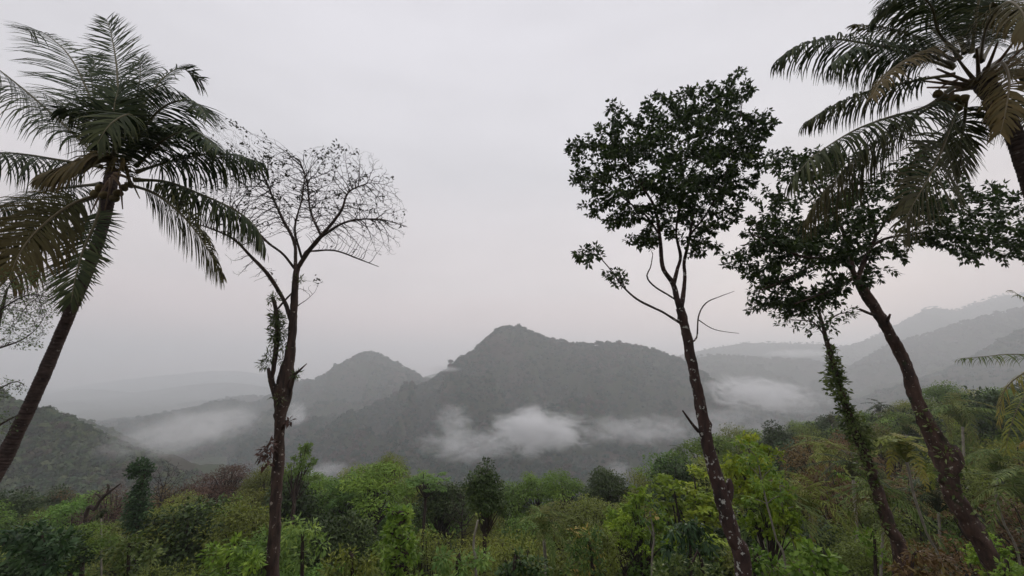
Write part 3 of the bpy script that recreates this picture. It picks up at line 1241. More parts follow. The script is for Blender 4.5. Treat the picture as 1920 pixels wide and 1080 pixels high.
def make_frond(root, origin, spec, Y, seed, mats, **kw):
    pts = np.array([P(a, b, Y + (c[0] if c else 0)) for a, b, *c in spec]) - origin
    br, bl = Bag(), Bag()
    frond(br, bl, pts, seed=seed, **kw)
    fo = link('frond', br.mesh('frond', smooth=True), mats[0], root, loc=(0, 0, 0))
    lf = link('leaflets', bl.mesh('leaflets'), mats[1], fo, loc=(0, 0, 0), kind='stuff')
    return fo


def palm_trunk(root, origin, spec, Y, mat, seed, ring=0.085, sides=16):
    pts = np.array([np.append(P(s[0], s[1], Y + (s[3] if len(s) > 3 else 0)), 0.95 * s[2] * rpp(s[0], s[1], Y + (s[3] if len(s) > 3 else 0)) / 2) for s in spec])
    c = catmull(pts, 20)
    seg = np.linalg.norm(np.diff(c[:, :3], axis=0), axis=1)
    s = np.concatenate([[0], np.cumsum(seg)])
    r = np.random.default_rng(seed)
    ts, k = [], 0.0
    rr = []
    while k < s[-1]:
        h = ring * r.uniform(0.7, 1.3)
        ts += [k, k + h * 0.75, k + h * 0.92]
        b = r.uniform(0.99, 1.03)
        rr += [1.04 * b, 0.985 * b, 0.95 * b]
        k += h
    ts, rr = np.array(ts), np.array(rr)
    p = np.stack([np.interp(ts, s, c[:, j]) for j in range(4)], -1)
    V, q, t = tube(p[:, :3] - origin, p[:, 3] * rr, sides, jag=rough(seed, 0.035, 1.6), cap=True)
    bag = Bag()
    bag.add(V, q, t)
    link('trunk', bag.mesh('trunk'), mat, root, loc=(0, 0, 0))


def nut_mesh(seed, rad):
    r = np.random.default_rng(seed)
    a = np.linspace(0, math.pi, 8)
    b = np.linspace(0, 2 * math.pi, 10, endpoint=False)
    A, B = np.meshgrid(a, b, indexing='ij')
    tri = 1 + 0.07 * np.cos(3 * B)
    V = np.stack([np.sin(A) * np.cos(B) * tri, np.sin(A) * np.sin(B) * tri, np.cos(A) * 1.22 - 0.08 * np.cos(A) ** 2], -1).reshape(-1, 3) * rad
    i, j = np.meshgrid(np.arange(7), np.arange(10), indexing='ij')
    q = np.stack([i * 10 + j, (i + 1) * 10 + j, (i + 1) * 10 + (j + 1) % 10, i * 10 + (j + 1) % 10], -1).reshape(-1, 4)
    return mesh_np('coconut', V, quads=q, smooth=True)


# materials of the plants
G = lambda *c: c
M_frond = leaf_mat('palm_leaflet', [(0, (0.020, 0.036, 0.013)), (0.6, (0.040, 0.060, 0.022)), (1, (0.085, 0.105, 0.04))], transl=0.16, rough=0.6, spec=0.15, tip=(0.15, 0.10, 0.035))
M_rachis = leaf_mat('palm_rachis', [(0, (0.11, 0.10, 0.05)), (1, (0.14, 0.12, 0.06))], transl=0.0, rough=0.5, tip=(0.20, 0.12, 0.06))
M_frond_y = leaf_mat('palm_leaflet_yellow', [(0, (0.13, 0.16, 0.03)), (0.6, (0.22, 0.26, 0.05)), (1, (0.34, 0.36, 0.09))], transl=0.3, rough=0.6, spec=0.12, tip=(0.34, 0.22, 0.06))
M_palm_bark = bark_mat('palm_bark', (0.03, 0.02, 0.018), (0.10, 0.068, 0.06), scale=5, stretch=2.2, patch=(0.25, 0.22, 0.20), patch_cut=0.64, patch_scale=7)
M_nut = bark_mat('coconut_husk', (0.10, 0.07, 0.03), (0.17, 0.13, 0.05), scale=8, bump=0.2)
M_dead = bark_mat('dry_fibre', (0.10, 0.065, 0.04), (0.20, 0.13, 0.08), scale=9, bump=0.7)
M_leaf_dark = leaf_mat('leaf_dark', [(0, (0.022, 0.040, 0.012)), (0.6, (0.046, 0.075, 0.020)), (0.88, (0.08, 0.12, 0.028)), (1, (0.17, 0.22, 0.05))], transl=0.25, rough=0.5, spec=0.25)
M_leaf_sparse = leaf_mat('leaf_sparse', [(0, (0.03, 0.035, 0.02)), (1, (0.055, 0.055, 0.03))], transl=0.15)
M_bark_dark = bark_mat('bark_dark', (0.025, 0.018, 0.015), (0.07, 0.048, 0.038), scale=5, stretch=0.3)
M_bark_warm = bark_mat('bark_bare_tree', (0.02, 0.015, 0.013), (0.085, 0.052, 0.040), scale=7, stretch=0.22, patch=(0.30, 0.25, 0.21), patch_cut=0.62, patch_scale=6)
M_bark_lichen = bark_mat('bark_lichen', (0.02, 0.014, 0.013), (0.085, 0.048, 0.04), scale=4, stretch=0.35, patch=(0.46, 0.45, 0.41), patch_cut=0.60, patch_scale=7)
M_bark_red = bark_mat('bark_red', (0.022, 0.016, 0.014), (0.12, 0.070, 0.054), scale=5, stretch=0.35, patch=(0.40, 0.35, 0.29), patch_cut=0.63, patch_scale=9, moss=(0.035, 0.04, 0.02), moss_cut=0.58)
M_bark_pale = bark_mat('bark_pale', (0.16, 0.14, 0.11), (0.34, 0.31, 0.25), scale=6, stretch=0.5)
M_twig = bark_mat('twig', (0.022, 0.016, 0.013), (0.05, 0.036, 0.03), scale=8, bump=0.2)

# ------------------------------------------------------------------ 1 the palm on the left
Y = 11.0
org = P(0, 870, Y)
org[2] = ground_z(org[0] - 1.5, Y)
base_l = P(-70, 1010, Y - 0.4)
org[0] = base_l[0]
t = thing('coconut_palm', 'tall coconut palm with green and browning fronds, leaning in from the left edge', 'palm', org)
gz_px = 1010 + (base_l[2] - org[2]) / mpp(-70, 1010, Y)
palm_trunk(t, org, [(-150, gz_px, 56, -0.5), (-70, 1010, 50, -0.4), (-28, 920, 45, -0.2), (6, 862, 41), (33, 808, 36), (62, 748, 33), (95, 672, 30), (130, 590, 28), (163, 512, 27), (186, 445, 26), (198, 400, 26), (206, 350, 30), (212, 318, 30)], Y, M_palm_bark, 1)
LP = [
    # spec, Lmax, droop, brown, extra
    ([(208, 300), (172, 190, .5), (130, 105, .8), (82, 62, 1.0), (52, 58, 1.1)], .95, .25, 0, dict(side=(0.8, 0.8, 0))),
    ([(214, 295), (221, 207, .3), (219, 130, .6), (209, 66, .9), (200, 36, 1.1)], .75, .05, 0, dict(side=(1, .1, 0))),
    ([(230, 300), (262, 213, .6), (298, 155, 1.0), (338, 128, 1.3), (374, 150, 1.5)], .8, .3, 0, dict()),
    ([(240, 300), (276, 232, -.2), (316, 195, -.5), (362, 190, -.8), (388, 218, -1)], .8, .35, 0, dict()),
    ([(228, 318), (256, 250, -.7), (245, 215, -1.3), (208, 232, -1.8), (182, 270, -2.0)], .65, .5, .12, dict()),
    ([(255, 311), (308, 262, -.6), (362, 245, -1.0), (410, 280, -1.3)], .7, .5, 0, dict()),
    ([(255, 322), (321, 302, .2), (394, 288, .4), (446, 292, .5), (492, 306, .6)], .85, 1.1, 0, dict(angle=65)),
    ([(250, 337), (311, 341, .3), (373, 363, .5), (441, 394, .7), (480, 426, .8), (494, 458, .9)], .9, 1.5, .05, dict(angle=70)),
    ([(238, 345), (290, 363, -.3), (337, 399, -.6), (378, 448, -.8), (413, 511, -.9)], .75, .6, .32, dict(side=(.55, -.6, .5))),
    ([(190, 300), (110, 225, .4), (45, 168, .6), (-20, 118, .8), (-70, 90, .9)], 1.0, 1.5, 0, dict(angle=75)),
    ([(190, 312), (110, 300, .1), (50, 290, .2), (-10, 287, .2), (-90, 300, .3)], .85, 1.7, 0, dict(angle=75)),
    ([(246, 350, -.1), (230, 306, -.8), (192, 292, -1.2), (145, 304, -1.5), (86, 322, -1.7)], .8, .9, .9, dict(angle=40)),
    ([(190, 345), (140, 350, .5), (93, 357, .8), (41, 373, 1.1), (-5, 393, 1.3), (-45, 420, 1.4)], .85, 1.5, .05, dict(angle=70)),
    ([(190, 363), (135, 383, -.5), (80, 423, -1), (42, 467, -1.3), (16, 522, -1.5)], .85, .5, .75, dict(side=(.6, .5, -.5))),
    ([(192, 374), (180, 415, -.3), (157, 467, -.5), (142, 520, -.7), (133, 568, -.8)], .62, .1, .1, dict(side=(1, .1, .1))),
    ([(186, 366), (115, 395, -.2), (55, 430, -.3), (0, 470, -.4), (-30, 500, -.4)], .75, .7, .6, dict()),
    ([(216, 290), (246, 215, .8), (262, 150, 1.6), (262, 108, 2.1)], .7, .2, 0, dict(side=(1, 0, 0))),
    ([(206, 290), (184, 215, 1.0), (172, 150, 1.8), (178, 105, 2.4)], .75, .15, 0, dict(side=(1, 0, 0))),
    ([(200, 300), (150, 240, 1.2), (115, 195, 2), (75, 172, 2.5)], .8, .5, 0, dict()),
    ([(235, 300), (290, 250, 1), (340, 235, 1.6), (375, 262, 2)], .75, .6, 0, dict()),
    ([(212, 318), (214, 262, -.8), (214, 205, -1.2), (222, 165, -1.1)], .75, .2, 0, dict(side=(1, 0, 0))),
    ([(206, 312), (186, 262, -.6), (150, 215, -.7), (112, 205, -.8)], .75, .5, 0, dict()),
]
for k, (spec, Lm, dr, br, kw) in enumerate(LP):
    make_frond(t, org, spec, Y, 100 + k, (M_rachis, M_frond), Lmax=Lm * 1.65, droop=dr, brown=br * .75, **{'n': 88, 'width': .050, **kw})
for k, (a, b, dy) in enumerate([(178, 363, -.3), (187, 352, -.35), (196, 366, -.4), (222, 362, -.4), (232, 352, -.3), (214, 372, -.35)]):
    link('coconut', nut_mesh(k, 0.105), M_nut, t, loc=P(a, b, Y + dy) - org).rotation_euler = (0.4 * k, 0.3, k)
for k, (a, b, c_, d_) in enumerate([(212, 330, 230, 392), (205, 340, 170, 400), (215, 325, 262, 372), (208, 335, 196, 395)]):     # hanging fibre and old stalks
    l = catmull([P(a, b, Y - .2), P((a + c_) / 2 + 4, (b + d_) / 2 - 12, Y - .4), P(c_, d_, Y - .45)], 6)
    V, q, tt_ = tube(l - org, np.linspace(0.05, 0.012, len(l)), 6, cap=True)
    bg = Bag()
    bg.add(V, q, tt_)
    link('fruit_stalk', bg.mesh('fruit_stalk', smooth=True), M_dead, t, loc=(0, 0, 0))

# ------------------------------------------------------------------ 2 the palm on the right
Y = 7.6
bx = P(2180, 1080, Y)
org = np.array([bx[0], Y, float(ground_z(bx[0], Y))])
t = thing('coconut_palm', 'tall coconut palm with frayed fronds filling the upper right corner', 'palm', org)
gpx = 1080 + (bx[2] - org[2]) / mpp(2180, 1080, Y)
palm_trunk(t, org, [(2260, gpx, 62), (2180, 1080, 56), (2085, 800, 50), (2010, 580, 46), (1950, 400, 43), (1918, 300, 42), (1895, 238, 42), (1868, 188, 46), (1838, 150, 50)], Y, M_palm_bark, 2)
RP = [
    ([(1790, 128), (1703, 102, .2), (1630, 83, .3), (1558, 74, .3), (1495, 87, .4), (1457, 112, .4)], .68, 1.1, .05, dict(width=.042)),
    ([(1785, 114), (1734, 76, .8), (1677, 55, 1.1), (1604, 46, 1.3)], .4, .6, .35, dict()),
    ([(1785, 122), (1720, 96, -.5), (1650, 86, -.9), (1600, 92, -1.1), (1560, 118, -1.2)], .7, 1.2, .0, dict()),
    ([(1790, 140), (1724, 150, .4), (1630, 172, .7), (1563, 198, .9), (1510, 230, 1.0)], .55, 1.0, .15, dict()),
    ([(1785, 165), (1735, 200, -.3), (1661, 222, -.6), (1599, 246, -.8), (1530, 290, -1), (1488, 332, -1)], .8, 1.3, .12, dict(angle=68, n=92)),
    ([(1785, 176), (1720, 216, .2), (1651, 262, .2), (1589, 321, .2), (1547, 363, .1), (1510, 414, .0)], .75, 1.0, .42, dict(side=(.5, .7, -.3), n=92)),
    ([(1803, 190), (1783, 235, -.3), (1762, 290, -.5), (1736, 342, -.7), (1705, 396, -.8), (1693, 432, -.8)], .72, .3, .42, dict(side=(.9, .3, .3))),
    ([(1790, 112), (1740, 96, -1), (1694, 115, -1.5), (1660, 143, -1.8), (1634, 182, -1.9)], .42, .6, .97, dict()),
    ([(1806, 85), (1765, 30, .4), (1724, 12, .6), (1660, 18, .8), (1636, 40, .9)], .5, .7, .05, dict()),
    ([(1808, 100), (1795, 40, .2), (1778, -20, .4), (1760, -80, .5)], .6, .2, 0, dict(side=(1, 0, 0))),
    ([(1822, 100), (1830, 30, -.3), (1842, -40, -.5), (1850, -120, -.6)], .6, .2, .1, dict(side=(1, 0, 0))),
    ([(1840, 115), (1880, 50, .2), (1930, 8, .3), (2000, -10, .4)], .6, .5, .1, dict()),
    ([(1848, 130), (1900, 98, .6), (1960, 90, .9), (2030, 115, 1.2)], .6, .7, .1, dict()),
    ([(1850, 145), (1900, 132, -.4), (1960, 150, -.6), (2020, 200, -.8)], .55, .7, .4, dict()),
    ([(1850, 140, -.2), (1878, 118, -1.0), (1892, 150, -1.5), (1886, 205, -1.7), (1876, 250, -1.7)], .4, .5, .97, dict()),
    ([(1850, 165), (1885, 200, .5), (1925, 222, .9), (1970, 275, 1.2)], .55, .7, .3, dict()),
    ([(1795, 98), (1740, 45, 1), (1700, -10, 1.6), (1680, -70, 2)], .6, .4, 0, dict()),
    ([(1830, 105), (1862, 35, .8), (1878, -50, 1.3)], .6, .3, 0, dict(side=(1, 0, 0))),
    ([(1815, 95), (1815, 30, 1), (1800, -40, 1.6), (1790, -90, 2)], .6, .3, 0, dict(side=(1, 0, 0))),
    ([(1800, 110), (1760, 60, -.8), (1745, 10, -1.2), (1700, -20, -1.5), (1660, 0, -1.7)], .55, .6, .1, dict()),
    ([(1838, 110), (1850, 50, -1), (1885, 5, -1.5), (1915, 20, -1.9), (1930, 70, -2.1)], .5, .7, .7, dict()),
    ([(1812, 180), (1808, 230, .4), (1800, 275, .7), (1805, 320, .8)], .5, .3, .25, dict(side=(1, 0, 0), gap=.3)),
]
for k, (spec, Lm, dr, br, kw) in enumerate(RP):
    make_frond(t, org, spec, Y, 200 + k, (M_rachis, M_frond), Lmax=Lm * 1.6, droop=dr, brown=br * .75, **{'n': 86, 'width': .040, 'r0': .032, **kw})
for k, (a, b, dy) in enumerate([(1778, 196, -.3), (1797, 200, -.35), (1758, 176, -.2), (1788, 186, -.45), (1868, 238, -.3), (1806, 186, -.5), (1770, 185, -.1), (1860, 226, -.2)]):
    link('coconut', nut_mesh(20 + k, 0.085), M_nut, t, loc=P(a, b, Y + dy) - org).rotation_euler = (0.5 * k, 0.4, k)
for k in range(16):        # old leaf bases and stalks round the heart
    r = random.Random(k)
    an = k / 16 * 6.28
    a0 = P(1835, 158, Y)
    d = np.array([math.cos(an), math.sin(an), 0.25 + 0.35 * r.random()])
    l = np.array([a0, a0 + d * 0.25, a0 + d * 0.5 + [0, 0, .05], a0 + d * (0.62 + .2 * r.random()) + [0, 0, .12]])
    V, q, tt_ = tube(catmull(l, 4) - org, np.linspace(0.045, 0.018, 13), 6, cap=True)
    bg = Bag()
    bg.add(V, q, tt_)
    link('leaf_base', bg.mesh('leaf_base', smooth=True), M_dead, t, loc=(0, 0, 0))
for k, spec in enumerate([[(1855, 180), (1862, 215), (1868, 232)], [(1800, 165), (1785, 175), (1778, 190)], [(1795, 150), (1770, 160), (1758, 170)], [(1842, 190), (1855, 222), (1840, 232)]]):
    l = np.array([P(a, b, Y - .25) for a, b in spec])
    V, q, tt_ = tube(catmull(l, 4) - org, np.linspace(0.025, 0.012, 9), 6, cap=True)
    bg = Bag()
    bg.add(V, q, tt_)
    link('fruit_stalk', bg.mesh('fruit_stalk', smooth=True), M_dead, t, loc=(0, 0, 0))


# ------------------------------------------------------------------ 3 the nearly bare tree
def rooted(px, py, Y):
    """Ground point straight under pixel (px, py) at depth Y, with the pixel row that shows it."""
    p = P(px, py, Y)
    g = float(ground_z(p[0], p[1])) - 0.3
    return np.array([p[0], p[1], g]), py + (p[2] - g) / mpp(px, py, Y)


Y = 16.0
org, gy = rooted(512, 1080, Y)
t = thing('bare_tree', 'tall nearly leafless tree with fine twigs against the sky, fern grown fork', 'tree', org)
sk = Skeleton(0.115)
sk.wscale = 0.82
pxlimb(sk, 'trunk', [(509, gy, 40), (512, 1080, 30), (515, 1000, 28), (518, 930, 27), (522, 860, 27), (525, 800, 25), (528, 765, 32), (531, 735, 44), (536, 705, 36), (544, 660, 24), (549, 610, 19), (552, 560, 17), (554, 520, 15), (558, 500, 13)], Y, step=0.2)
pxlimb(sk, 'limb', [(546, 600, 12), (533, 565, 10), (505, 518, 10, -.3), (470, 480, 8, -.6), (436, 447, 6, -1.0), (393, 428, 4, -1.4), (362, 418, 2.5, -1.8)], Y)
pxlimb(sk, 'limb', [(554, 505, 9), (552, 455, 8, .3), (530, 411, 7, .8), (513, 373, 5, 1.1), (499, 339, 3, 1.4)], Y)
pxlimb(sk, 'limb', [(552, 503, 7), (530, 476, 6, -.4), (499, 452, 6, -.9), (462, 411, 4.5, -1.3), (431, 385, 3, -1.8)], Y)
pxlimb(sk, 'limb', [(558, 502, 12), (580, 469, 11), (602, 443, 10, -.2), (628, 412, 7, -.3), (642, 390, 6, -.4), (654, 360, 4, -.6), (690, 343, 2.5, -.7)], Y)
pxlimb(sk, 'limb', [(603, 443, 7, -.2), (650, 416, 5, -.9), (711, 411, 3, -1.5), (762, 425, 1.5, -2)], Y)
pxlimb(sk, 'limb', [(582, 471, 5), (628, 470, 4, .8), (676, 487, 3, 1.4), (710, 500, 1.5, 1.8)], Y)
pxlimb(sk, 'limb', [(601, 440, 7), (582, 395, 5, .7), (576, 344, 4, 1.1), (562, 300, 2.5, 1.4)], Y)
pxlimb(sk, 'limb', [(566, 484, 6), (553, 430, 5, -.9), (566, 373, 3.5, -1.4), (572, 320, 2, -1.8)], Y)
pxlimb(sk, 'stub', [(524, 752, 20), (509, 715, 14, -.1), (513, 690, 12, -.15), (519, 640, 13, -.2), (520, 610, 11, -.2), (516, 575, 10, -.2), (511, 557, 8, -.2)], Y, step=0.2)
pxlimb(sk, 'stub', [(516, 745, 12, -.1), (507, 715, 10, -.3), (503, 690, 8, -.4)], Y, step=0.2)
pxlimb(sk, 'stub', [(520, 580, 5, -.2), (535, 562, 5, 0), (547, 550, 4, 0)], Y, step=0.2)
pxlimb(sk, 'stub', [(541, 740, 14), (551, 705, 10, -.2), (561, 695, 6, -.3), (575, 682, 2, -.4)], Y, step=0.2)
pxlimb(sk, 'stub', [(526, 810, 8), (535, 792, 8, -.3), (541, 787, 5, -.3)], Y, step=0.2)
pxlimb(sk, 'limb', [(553, 580, 3), (560, 572, 2.5), (575, 562, 1.5), (590, 548, 1)], Y)
poly = [(375, 245), (405, 215), (450, 232), (515, 258), (550, 285), (590, 272), (650, 268), (700, 283), (740, 335), (766, 390), (764, 440), (740, 480), (700, 482), (640, 462), (600, 465), (570, 445), (520, 440), (470, 470), (425, 455), (370, 430), (350, 360), (360, 300)]
att = crown_points(poly, Y, 10500, 31, thick=3.0, k_edge=1.0)
att2 = crown_points([(430, 440), (480, 470), (530, 510), (545, 560), (500, 540), (440, 520), (415, 470)], Y, 120, 32, thick=1.0)
att3 = crown_points([(555, 580), (560, 530), (600, 515), (610, 535), (580, 560)], Y, 40, 33, thick=.8)
sk.colonize(np.vstack([att, att2, att3]), di=1.3, dk=0.17, iters=110, up=0.05, jitter=0.16, inert=.55, seed=3, start=lambda s: s in ('limb', 'trunk'))
sk.radii(tip=0.0095, e=2.7)
build_limbs(sk, t, M_bark_warm, org, 300)
tw = sk.twig_mesh('twigs')
tw.transform(__import__('mathutils').Matrix.Translation(-Vector(org)))
link('twigs', tw, M_twig, t, loc=(0, 0, 0), kind='stuff')
# a few leaves left at the top of the crown
r = np.random.default_rng(5)
pos = np.array(sk.pos)
tips = np.array([k for k in range(len(pos)) if sk.tag[k] == 'twig' and sk.leafy[k]])
topness = np.clip((pos[tips, 2] - P(560, 420, Y)[2]) / 4.0, 0, 1)
nzc = Noise(77, 2, 6, base=0.45)(pos[tips])
sel = tips[(r.random(len(tips)) < 0.06 + 0.6 * topness * (nzc > 0.0)) & (nzc > -0.5)]
n = len(sel) * 5
base = np.repeat(pos[sel], 5, 0) + r.normal(size=(n, 3)) * 0.07
d = unit(r.normal(size=(n, 3)) + [0, 0, -0.4])
V, T, rn = leaf_quads(base - org, d, unit(r.normal(size=(n, 3)) + [0, 0, .8]), r.uniform(.09, .19, n), r.uniform(.045, .10, n), r.random(n))
bg = Bag()
bg.add(V, None, T, rnd=rn)
link('leaves', bg.mesh('leaves'), M_leaf_sparse, t, loc=(0, 0, 0), kind='stuff')


def tuft_cloud(root, origin, blobs, Y, seed, mat, length=(0.12, 0.25), ratio=0.22, name='epiphytes', per_m3=0, arch=0.6, out=1.0, simple=False):
    """Clumps of leaves round given points: blobs (px, py, radius px, count[, depth])."""
    r = np.random.default_rng(seed)
    bag = Bag()
    for bl in blobs:
        px, py, rp, cnt = bl[:4]
        dy = bl[4] if len(bl) > 4 else 0
        c = P(px, py, Y + dy)
        R = rp * mpp(px, py, Y + dy)
        d = unit(r.normal(size=(cnt, 3)))
        pos = c + d * R * r.uniform(0.2, 0.85, cnt)[:, None]
        dd = unit(d * out + r.normal(size=(cnt, 3)) * 0.5 + [0, 0, 0.25 - arch * 0.5])
        nn = unit(r.normal(size=(cnt, 3)) * 0.6 + [0, 0, 1] + d * 0.5)
        ln = r.uniform(*length, cnt)
        clump = Noise(seed + 3, 1, 4, base=1.2)(pos) * 0.25
        V, T, rn = (leaf_simple if simple else leaf_quads)(pos - origin, dd, nn, ln, ln * ratio * r.uniform(.8, 1.2, cnt), np.clip(r.random(cnt) * .7 + .2 + clump, 0, 1))
        bag.add(V, None, T, rnd=rn)
    return link(name, bag.mesh(name), mat, root, loc=(0, 0, 0), kind='stuff')


M_fern = leaf_mat('epiphyte', [(0, (0.035, 0.055, 0.018)), (0.7, (0.09, 0.125, 0.035)), (1, (0.15, 0.18, 0.06))], transl=0.2)
M_deadleaf = leaf_mat('dead_leaf', [(0, (0.06, 0.03, 0.025)), (1, (0.13, 0.07, 0.05))], transl=0.1)
tuft_cloud(t, org, [(513, 560, 13, 90, -.2), (516, 590, 10, 60, -.2), (519, 600, 17, 300, -.2), (521, 622, 19, 340, -.2), (518, 640, 14, 180, -.2), (531, 650, 9, 70, -.1),
                    (505, 668, 12, 80, -.3), (497, 682, 12, 90, -.4), (529, 675, 7, 50, -.1), (561, 524, 8, 70, 0), (555, 702, 9, 70, -.2), (522, 745, 12, 40, -.3)], Y, 61, M_fern, length=(.10, .26))
tuft_cloud(t, org, [(505, 838, 16, 60, -.4), (494, 853, 12, 50, -.5), (500, 868, 9, 25, -.5), (542, 790, 7, 30, -.3)], Y, 62, M_deadleaf, length=(.12, .28), ratio=.4, name='dead_leaves', arch=1.5)

# ------------------------------------------------------------------ 4 the tall broadleaf tree right of the middle
Y = 13.0
org, gy = rooted(1400, 1110, Y)
t = thing('broadleaf_tree', 'tall slender tree, full dark crown, lichen spotted trunk, right of the middle mountain', 'tree', org)
sk = Skeleton(0.14)
pxlimb(sk, 'trunk', [(1440, gy, 50), (1395, 1085, 36), (1375, 1010, 33), (1350, 920, 31), (1333, 860, 27), (1320, 800, 25), (1312, 750, 24), (1301, 700, 21), (1290, 640, 20), (1281, 600, 18), (1275, 578, 17)], Y, step=.15)
pxlimb(sk, 'limb', [(1275, 578, 13), (1269, 560, 12), (1262, 532, 11), (1243, 502, 9, -.2), (1238, 455, 8, -.3), (1231, 402, 6, -.4), (1219, 372, 5, -.5), (1192, 335, 3, -.6), (1170, 300, 2, -.7)], Y)
pxlimb(sk, 'limb', [(1277, 575, 12), (1282, 545, 9, .3), (1284, 515, 8, .4), (1283, 490, 7, .5), (1292, 450, 6, .6), (1304, 380, 5, .8), (1316, 320, 3, 1), (1340, 240, 2, 1.2)], Y)
pxlimb(sk, 'limb', [(1264, 530, 9), (1270, 505, 8, .1), (1276, 480, 7, .1), (1268, 440, 5, .2), (1272, 400, 5, 0), (1283, 350, 4, -.3), (1275, 280, 2.5, -.6)], Y)
pxlimb(sk, 'limb', [(1236, 440, 5, -.3), (1212, 405, 4, -.6), (1180, 380, 3, -.9), (1140, 350, 2, -1.2)], Y)
pxlimb(sk, 'limb', [(1294, 440, 5, .6), (1325, 400, 4, .2), (1355, 340, 3, -.2), (1380, 260, 2, -.5), (1392, 190, 1.5, -.6)], Y)
pxlimb(sk, 'limb', [(1277, 607, 6), (1242, 585, 5, -.3), (1196, 562, 4.5, -.6), (1166, 535, 3.5, -.8), (1150, 512, 3, -.9), (1128, 486, 2, -1)], Y)
pxlimb(sk, 'limb', [(1264, 560, 4), (1226, 536, 3.5, .4), (1213, 518, 3, .6), (1220, 500, 2.5, .6), (1224, 476, 1.5, .7)], Y)
pxlimb(sk, 'limb', [(1300, 640, 4), (1307, 630, 3.5, .2), (1310, 592, 3.2, .3), (1324, 568, 2.6, .4), (1350, 556, 1.8, .5), (1377, 546, 1, .5)], Y)
pxlimb(sk, 'limb', [(1310, 600, 2.4, .3), (1335, 616, 1.8, .1), (1360, 622, 1.4, 0), (1386, 625, 1, 0)], Y)
pxlimb(sk, 'stub', [(1309, 808, 8), (1297, 794, 6, -.3), (1280, 770, 3.5, -.6)], Y)
pxlimb(sk, 'stub', [(1357, 960, 14), (1366, 930, 20, .1), (1368, 910, 16, .12), (1367, 898, 9, .12)], Y)
polyA = [(1074, 275), (1095, 245), (1130, 226), (1150, 200), (1185, 205), (1210, 187), (1250, 172), (1290, 160), (1330, 152), (1355, 155), (1375, 140), (1400, 138), (1414, 155), (1412, 190), (1425, 212), (1442, 212), (1444, 240), (1430, 290), (1418, 330), (1400, 360),
         (1385, 400), (1350, 430), (1330, 455), (1300, 460), (1262, 452), (1225, 445), (1205, 466), (1180, 462), (1150, 432), (1118, 420), (1098, 392), (1080, 350)]
att = np.vstack([crown_points(polyA, Y, 700, 41, thick=2.6, holes=[(1350, 262, 14), (1240, 262, 10), (1150, 345, 16), (1215, 370, 15), (1385, 335, 16), (1255, 400, 18), (1300, 372, 10), (1195, 418, 14), (1120, 310, 8), (1290, 440, 16)]), crown_clusters(polyA, Y, 115, 26, 141, thick=2.4, rad=(.22, .48), flat=.7, holes=[(1350, 262, 14), (1240, 262, 10), (1150, 345, 16), (1215, 370, 15), (1385, 335, 16), (1255, 400, 18), (1300, 372, 10), (1195, 418, 14), (1120, 310, 8), (1290, 440, 16)])])
attb = crown_points([(1078, 470), (1105, 452), (1135, 458), (1140, 475), (1115, 490), (1108, 510), (1090, 490)], Y - 1, 45, 42, thick=.5)
attc = crown_points([(1125, 520), (1160, 505), (1180, 508), (1182, 525), (1140, 540)], Y - .8, 30, 43, thick=.4)
attd = crown_points([(1290, 460), (1340, 450), (1365, 470), (1330, 480), (1295, 485)], Y + .4, 30, 44, thick=.5)
sk.colonize(np.vstack([att, attb, attc, attd]), di=1.6, dk=0.22, iters=110, up=0.05, jitter=0.12, inert=.4, seed=4, start=lambda s: s == 'limb')
sk.radii(tip=0.006, e=2.3)
build_limbs(sk, t, M_bark_lichen, org, 340)
tw = sk.twig_mesh('twigs')
from mathutils import Matrix
tw.transform(Matrix.Translation(-Vector(org)))
link('twigs', tw, M_bark_lichen, t, loc=(0, 0, 0), kind='stuff')
# the dead twigs low on the right stay bare: leaves only near the crown points
crown_all = np.vstack([att, attb, attc, attd])


def near_any(p, A, R):
    out = np.zeros(len(p), bool)
    for k in range(0, len(p), 500):
        out[k:k + 500] = (np.linalg.norm(p[k:k + 500, None] - A[None], axis=2).min(1) < R)
    return out


def leaves_on(sk, root, org, seed, mat, crown=None, R=0.45, name='leaves', **kw):
    V, T, rn = leaf_clusters(sk, seed, **kw)
    if crown is not None:
        nv = 4 if kw.get('simple') else 5
        b = V.reshape(-1, nv, 3)[:, 0]
        ok = near_any(b, crown, R)
        per = T.reshape(-1, 3)
        leaf_id = per[:, 0] * 0
        # triangles know their leaf by the lowest vertex index
        leaf_id = per.min(1) // nv
        T = per[ok[leaf_id]]
        used = np.repeat(ok, nv)
        remap = np.cumsum(used) - 1
        V, rn = V[used], rn[used]
        T = remap[T]
    bg = Bag()
    bg.add(V - org, None, T, rnd=rn)
    return link(name, bg.mesh(name), mat, root, loc=(0, 0, 0), kind='stuff')


leaves_on(sk, t, org, 45, M_leaf_dark, crown_all, R=.55, per=9, length=(.10, .21), ratio=.52, every=1, droop=.35, max_r=.016)

